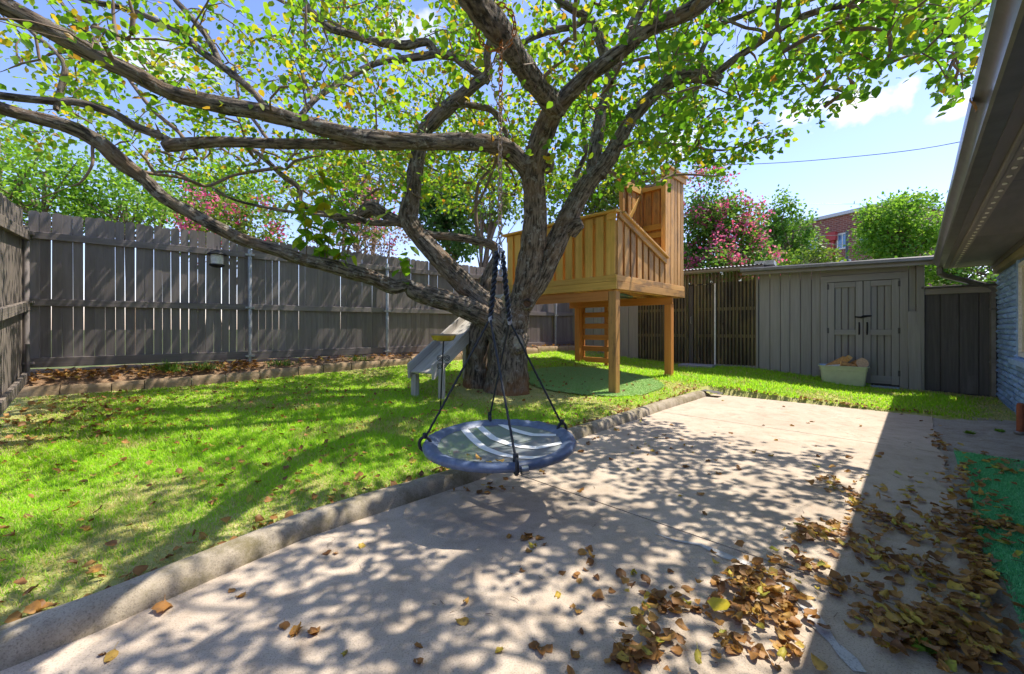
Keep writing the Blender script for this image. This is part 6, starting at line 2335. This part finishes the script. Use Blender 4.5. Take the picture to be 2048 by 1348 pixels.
def dry_leaf(seed):
    """a curled heart-shaped leaf with a stalk, 1 long"""
    r = random.Random(seed)
    cu, cv, tw = r.choice((0.4, 0.8, 1.3, 1.9, 2.8)) * r.choice((-1, 1, 1)), r.uniform(0.2, 1.8), r.uniform(-0.9, 0.9)
    rows = [(0.0, 0.06), (0.12, 0.34), (0.34, 0.46), (0.6, 0.36), (0.82, 0.18), (1.0, 0.02)]
    V, Fc = [], []
    for t, w in rows:
        for k in (-1, -0.5, 0, 0.5, 1):
            x = k * w * (1 + 0.25 * r.uniform(-1, 1) * (abs(k) == 1))
            a = x * cu * 1.6
            X = math.sin(a) / (cu * 1.6) if abs(cu) > 0.05 else x
            Z = (1 - math.cos(a)) / (cu * 1.6) if abs(cu) > 0.05 else 0
            Z += cv * 0.32 * (t - 0.5) ** 2 + tw * x * (t - 0.4) * 0.6 + r.uniform(-0.085, 0.085)
            V.append((X, t - 0.45, Z))
    for i in range(5):
        for k in range(4):
            a = i * 5 + k
            Fc.append((a, a + 1, a + 6, a + 5))
    o = len(V)
    for t, s in ((0.0, 0.016), (-0.25, 0.012), (-0.5, 0.01)):
        z = 0.08 * r.uniform(0, 1) + cv * 0.08
        V += [(-s, t - 0.45, z), (s, t - 0.45, z)]
    Fc += [(o, o + 1, o + 3, o + 2), (o + 2, o + 3, o + 5, o + 4)]
    zm = min(v[2] for v in V)
    return [(a, b, c - zm) for a, b, c in V], Fc


DL = [dry_leaf(k) for k in range(16)]
SHADES = (0.0, 0.12, 0.22, 0.30, 0.38, 0.45, 0.52, 0.6, 0.68, 0.76, 0.82, 0.9, 0.18, 0.34, 0.08, 0.26)
DM = [scatter("fallen_leaf", DL[k][0], DL[k][1], np.zeros((1, 3)), np.array([[0, 1.0, 0]]), np.array([[0, 0, 1.0]]), np.array([1.0]), DRY, np.array([SHADES[k]])) for k in range(16)]
items = []      # x, y, z, size


def put(px, py, spread_x, spread_y, n, lift=0.02, s0=0.028, s1=0.060):
    """leaves heaped round the place seen at px, py"""
    for _ in range(n if n < 10 else int(n * 1.35)):
        a, b = px + random.gauss(0, spread_x * 0.8), py + random.gauss(0, spread_y * 0.8)
        if b < 790:
            continue
        g = G(a, b, 0.0)
        items.append((g.x, g.y, random.uniform(0, lift), random.uniform(s0, s1)))


def strip(pts, n, sx, sy, lift=0.025):
    cum = [0]
    for a, b in zip(pts, pts[1:]):
        cum.append(cum[-1] + math.hypot(a[0] - b[0], a[1] - b[1]))
    for _ in range(int(n * 1.35)):
        d = random.uniform(0, cum[-1])
        i = max(k for k in range(len(cum) - 1) if cum[k] <= d)
        f = (d - cum[i]) / max(cum[i + 1] - cum[i], 1e-6)
        put(pts[i][0] + (pts[i + 1][0] - pts[i][0]) * f, pts[i][1] + (pts[i + 1][1] - pts[i][1]) * f, sx, sy, 1, lift)


put(1500, 1165, 45, 28, 62, 0.05)
put(1560, 1215, 45, 35, 58, 0.05)
put(1460, 1240, 45, 35, 30, 0.03)
put(1640, 1068, 40, 14, 46, 0.04)
put(1540, 1310, 60, 28, 26, 0.03)
put(1300, 1300, 40, 28, 26, 0.03)
put(1325, 1210, 40, 18, 22, 0.03)
put(1265, 1330, 40, 22, 14, 0.03)
put(1850, 1260, 70, 40, 130, 0.05)
put(1930, 1200, 50, 50, 70, 0.05)
put(1960, 1310, 60, 28, 60, 0.04)
put(1770, 1220, 60, 40, 46, 0.03)
strip([(1905, 930), (1925, 985), (1940, 1050), (1955, 1120), (1970, 1200)], 130, 14, 18, 0.05)
strip([(1850, 1020), (1900, 1060), (1930, 1110)], 70, 40, 24, 0.05)
strip([(1640, 955), (1700, 990), (1740, 1030), (1780, 1060), (1860, 1080)], 80, 18, 13, 0.04)
strip([(1570, 1110), (1640, 1150), (1700, 1180)], 32, 22, 12, 0.03)
strip([(1680, 1075), (1740, 1110), (1820, 1140), (1880, 1160)], 66, 24, 14, 0.04)
strip([(1860, 860), (1875, 885), (1890, 905)], 22, 9, 8, 0.03)
strip([(1800, 1000), (1830, 960), (1790, 1050)], 22, 40, 22, 0.02)
put(1700, 960, 60, 30, 14, 0.01)
put(1960, 1000, 45, 40, 26, 0.02)
put(1990, 940, 40, 14, 26, 0.02)
put(2000, 1100, 35, 60, 22, 0.02)
strip([(1960, 1050), (2048, 1070)], 24, 12, 4, 0.02)
put(1560, 900, 150, 50, 16, 0.0)
put(1350, 940, 150, 50, 12, 0.0)
put(1300, 880, 60, 25, 10, 0.0)
put(1060, 1070, 25, 6, 3, 0.0)
put(1200, 1150, 90, 40, 16, 0.0)
put(1100, 1110, 60, 20, 6, 0.0)
put(960, 975, 30, 10, 7, 0.01)
put(1000, 985, 25, 8, 5, 0.01)
put(920, 1218, 25, 12, 2, 0.0)
put(600, 1262, 20, 5, 4, 0.0)
put(660, 1110, 50, 30, 3, 0.0)
put(470, 1190, 30, 10, 2, 0.0)
put(320, 1223, 10, 4, 1, 0.0, 0.075, 0.08)
put(95, 1297, 10, 4, 1, 0.0, 0.075, 0.085)
put(215, 1315, 10, 4, 2, 0.0)
put(1080, 1300, 90, 40, 8, 0.0)
put(740, 1300, 90, 30, 4, 0.0)
for px, py in ((1100, 880), (1190, 880), (1235, 860), (1290, 845), (1250, 835), (1160, 905), (1180, 885), (1085, 945)):
    put(px, py, 6, 3, 3, 0.0)
for px, py in ((1450, 800), (1560, 815), (1600, 845), (1620, 850), (1745, 850), (1850, 845), (1800, 830)):
    put(px, py, 14, 4, 1, 0.0)
good = []
for x, y, z, s in items:
    u_, v_ = x * EU.x + y * EU.y, x * EV.x + y * EV.y
    if v_ > WV - 0.08 or u_ > UEND or v_ < float(kerb_v(u_)) + 0.03 or y < 1.2:
        continue
    on = "turf" if (v_ > 0.26 and 2.32 < u_ < 5.6) else "dirt" if v_ > NZ + 0.03 else "patio"
    z += {"turf": 0.022, "dirt": 0.008, "patio": 0.001}[on]
    good.append((x, y, z, s, on))
infr = [i for i, g in enumerate(good) if abs(CX + F * g[0] / g[1] - CX) < 1015 and HY + F * (CZ - g[2]) / g[1] < 1340]
infr.sort(key=lambda i: -good[i][3] / good[i][1])
pick = set(infr[:298])
TONE = ("dark brown", "dark brown", "brown", "brown", "tan brown", "tan", "tan", "ochre", "ochre", "yellowish", "yellowish", "greenish", "brown", "tan brown", "dark brown", "brown")


def zone(px, py, on):
    if on == "turf":
        return "lying on the green turf strip" if py < 1010 else "lying on the near end of the green turf strip"
    if on == "dirt":
        return "on the bare ground right of the concrete" if py < 1100 else "in the litter on the bare ground at bottom right"
    if px > 1740:
        return "in the drift along the turf edge" if py < 1130 else "in the thick drift at the concrete's broken right end"
    if 1390 < px <= 1740 and py > 1105:
        return "in the heap beside the filled crack" if py < 1270 else "below the heap beside the filled crack"
    if px > 1500 and py > 930:
        return "in the loose drift across the middle slab"
    if py < 950:
        return "scattered on the far half of the patio"
    if px < 900:
        return "lying alone on the near slab left of the swing's shadow"
    return "scattered on the near slab between swing and heap"


litter = {k: [] for k in range(16)}
for i, (x, y, z, s, on) in enumerate(good):
    k = random.choices(range(16), (5, 6, 8, 9, 9, 8, 7, 6, 5, 4, 3, 3, 7, 8, 6, 8))[0]
    if i in pick:
        w_ = zone(CX + F * x / y, HY + F * (CZ - z) / y, on)
        lb_, gr = "curled dry %s leaf %s" % (TONE[k], w_), "%s fallen leaves %s" % (TONE[k], w_)
        place(DM[k], "fallen_leaf", (x, y, z), None, rot=(random.gauss(0, 0.16), random.gauss(0, 0.16), random.uniform(0, 6.28)), scale=(s, s, s), label=lb_, cat="leaf", group=gr)
    else:
        litter[k].append((x, y, z, s))
# leaves in the grass and on the bed
glit = {k: [] for k in range(16)}
n = 0
while n < 900:
    u_, v_ = random.uniform(-0.5, 7.6), random.uniform(-7.7, -2.4)
    lim = float(kerb_v(u_)) - KW
    if v_ > lim or v_ < border_v(u_) + 0.1:
        continue
    w = 0.35 + 0.5 * (u_ < 2.5) + 0.6 * (lim - v_ < 0.3)
    if random.random() > w:
        continue
    p = UV(u_, v_)
    if p.y < 0.8:
        continue
    glit[random.choices(range(16), (5, 8, 9, 9, 8, 6, 4, 3, 2, 1, 0, 0, 8, 8, 6, 9))[0]].append((p.x, p.y, float(gz(u_, v_)) + random.uniform(0.012, 0.04), random.uniform(0.028, 0.058)))
    n += 1
for _ in range(150):
    u_, v_ = random.uniform(-0.7, 0.5), random.uniform(-7.7, -5.2)
    if v_ < border_v(u_) + 0.1:
        continue
    p = UV(u_, v_)
    glit[random.choices(range(16), (3, 6, 9, 10, 9, 7, 3, 2, 1, 0, 0, 0, 8, 9, 5, 9))[0]].append((p.x, p.y, float(gz(u_, v_)) + random.uniform(0.01, 0.03), random.uniform(0.035, 0.07)))
for _ in range(330):        # brown debris caught along the kerb and the far slab edge
    if random.random() < 0.65:
        u_ = random.uniform(-0.4, 7.4)
        v_ = float(kerb_v(u_)) - KW - abs(random.gauss(0.0, 0.035)) - 0.01
    else:
        v_ = random.uniform(-2.5, 0.2)
        u_ = UEND + abs(random.gauss(0.0, 0.05)) + 0.01
    p = UV(u_, v_)
    if p.y > 0.9:
        glit[random.choice((0, 1, 2, 3, 12, 14, 15, 4))].append((p.x, p.y, float(gz(u_, v_)) + random.uniform(0.005, 0.03), random.uniform(0.025, 0.06)))
blit = {k: [] for k in range(16)}
for _ in range(520):
    s = random.uniform(0, 10) if random.random() < 0.45 else random.uniform(0, 2.6)
    f = random.uniform(0.03, 0.37)
    p = FC + FD * s + FN * f
    q = FC + FD * s + FN * 0.40
    u_, v_ = uv_of(q)
    z0 = float(gz(u_, v_)) + 0.13
    t = (0.40 - f) / 0.75
    blit[random.choices(range(16), (3, 6, 9, 10, 9, 7, 3, 2, 1, 0, 0, 0, 8, 9, 5, 9))[0]].append((p.x, p.y, z0 + (fence_base(s) - 0.02 - z0) * min(1, t * 1.7) ** 0.8 + random.uniform(0.015, 0.035), random.uniform(0.04, 0.075)))


def heap(name, dic, tilt):
    allv, polys, lcs, tips, off = [], {3: [], 4: []}, [], [], 0
    for k, L in dic.items():
        if not L:
            continue
        A = np.array(L)
        m_ = len(A)
        an = rng.uniform(0, 6.28, m_)
        me = None
        tv = np.array(DL[k][0])
        fwd = np.stack([np.cos(an), np.sin(an), rng.normal(0, tilt, m_)], -1)
        up_ = np.stack([rng.normal(0, tilt, m_), rng.normal(0, tilt, m_), np.ones(m_)], -1)
        fw = norm_rows(fwd)
        sd_ = norm_rows(np.cross(fw, up_))
        nu_ = np.cross(sd_, fw)
        v = A[:, None, :3] + (sd_[:, None, :] * tv[None, :, 0:1] + fw[:, None, :] * tv[None, :, 1:2] + nu_[:, None, :] * tv[None, :, 2:3]) * A[:, None, 3:4]
        kk = len(tv)
        o = off + (np.arange(m_) * kk)[:, None, None]
        polys[4].append((o + np.array(DL[k][1])[None]).reshape(-1, 4))
        allv.append(v.reshape(-1, 3))
        lcs.append(np.repeat(np.clip(SHADES[k] + rng.normal(0, 0.08, m_), 0, 1), kk))
        off += m_ * kk
    me = fast_mesh(name, np.concatenate(allv), [np.concatenate(polys[4])], DRY, True, {"lc": np.concatenate(lcs)})
    place(me, name, (0, 0, 0), None, kind="stuff")


heap("leaf_litter", litter, 0.25)
heap("lawn_leaf_litter", glit, 0.45)
heap("bed_leaf_litter", blit, 0.4)
# twigs and stalks among the leaves
mb = MB()
for _ in range(120):
    a, b = random.choice(((1500, 1180), (1850, 1240), (1940, 1080), (1650, 1070), (1300, 1270), (1200, 1000), (1550, 950), (1000, 1200)))
    g = G(a + random.gauss(0, 80), max(830, b + random.gauss(0, 55)), 0.0)
    gu_, gv_ = uv_of(g)
    if gv_ > 0.8 or gv_ < float(kerb_v(gu_)) + 0.03 or gu_ > UEND or g.y < 1.2:
        continue
    L_ = random.uniform(0.012, 0.05)
    an_ = random.uniform(0, 6.28)
    d_ = Vector((math.cos(an_), math.sin(an_), random.uniform(-0.05, 0.25)))
    n_ = Vector((-d_.y, d_.x, 0))
    g.z = random.uniform(0.003, 0.012) + (0.02 if gv_ > 0.26 else 0)
    mb.tube([g, g + d_ * (L_ / 2) + n_ * (L_ * random.uniform(-0.15, 0.15)), g + d_ * L_], [0.0016, 0.0013, 0.0008], 4, False)
mb.build("twig_litter", TWIG, None, 60, kind="stuff")
# a few singled out
yl = G(1428, 1222, 0.035)
me = scatter("yellow_leaf", LT, LTF, np.zeros((1, 3)), np.array([[0, 1.0, 0]]), np.array([[0, 0, 1.0]]), np.array([1.0]), leaf_mat("yellow_leaf", [(0, (0.62, 0.50, 0.03)), (1, (0.70, 0.55, 0.04))], 0.2, 0.5, 1.2), np.array([0.5]))
place(me, "yellow_leaf", yl, None, rot=(0.25, -0.15, -1.0), scale=(0.105, 0.09, 0.12), label="large bright yellow leaf lying on the pile of brown leaves", cat="leaf")
for px, py, sc_, r, wh in ((956, 921, 0.06, 0.6, "largest curled leaf in the saucer swing, left of the near rope"), (1000, 923, 0.055, 2.1, "curled leaf in the saucer swing closest to the near rope"), (937, 910, 0.03, 4.0, "smallest leaf in the saucer swing, furthest from its near edge"), (978, 926, 0.04, 3.0, "small leaf between two larger ones in the saucer swing")):
    g = G(px, py, 0.385)
    place(DM[random.choice((6, 7, 8))], "fallen_leaf", g, None, rot=(0.1, 0.1, r), scale=(sc_,) * 3, label=wh, cat="leaf", group="fallen leaves in the swing")
gl = UV(4.05, GV - 0.02, 2.26)
gl = W(1950, 192, 2.02)
gu, _ = uv_of(gl)
gl = UV(2.95, GV - 0.032, 2.22)
place(DM[2], "fallen_leaf", gl, None, rot=(1.2, 0.4, 0.5), scale=(0.085,) * 3, label="dry orange brown leaf caught on the edge of the gutter", cat="leaf")
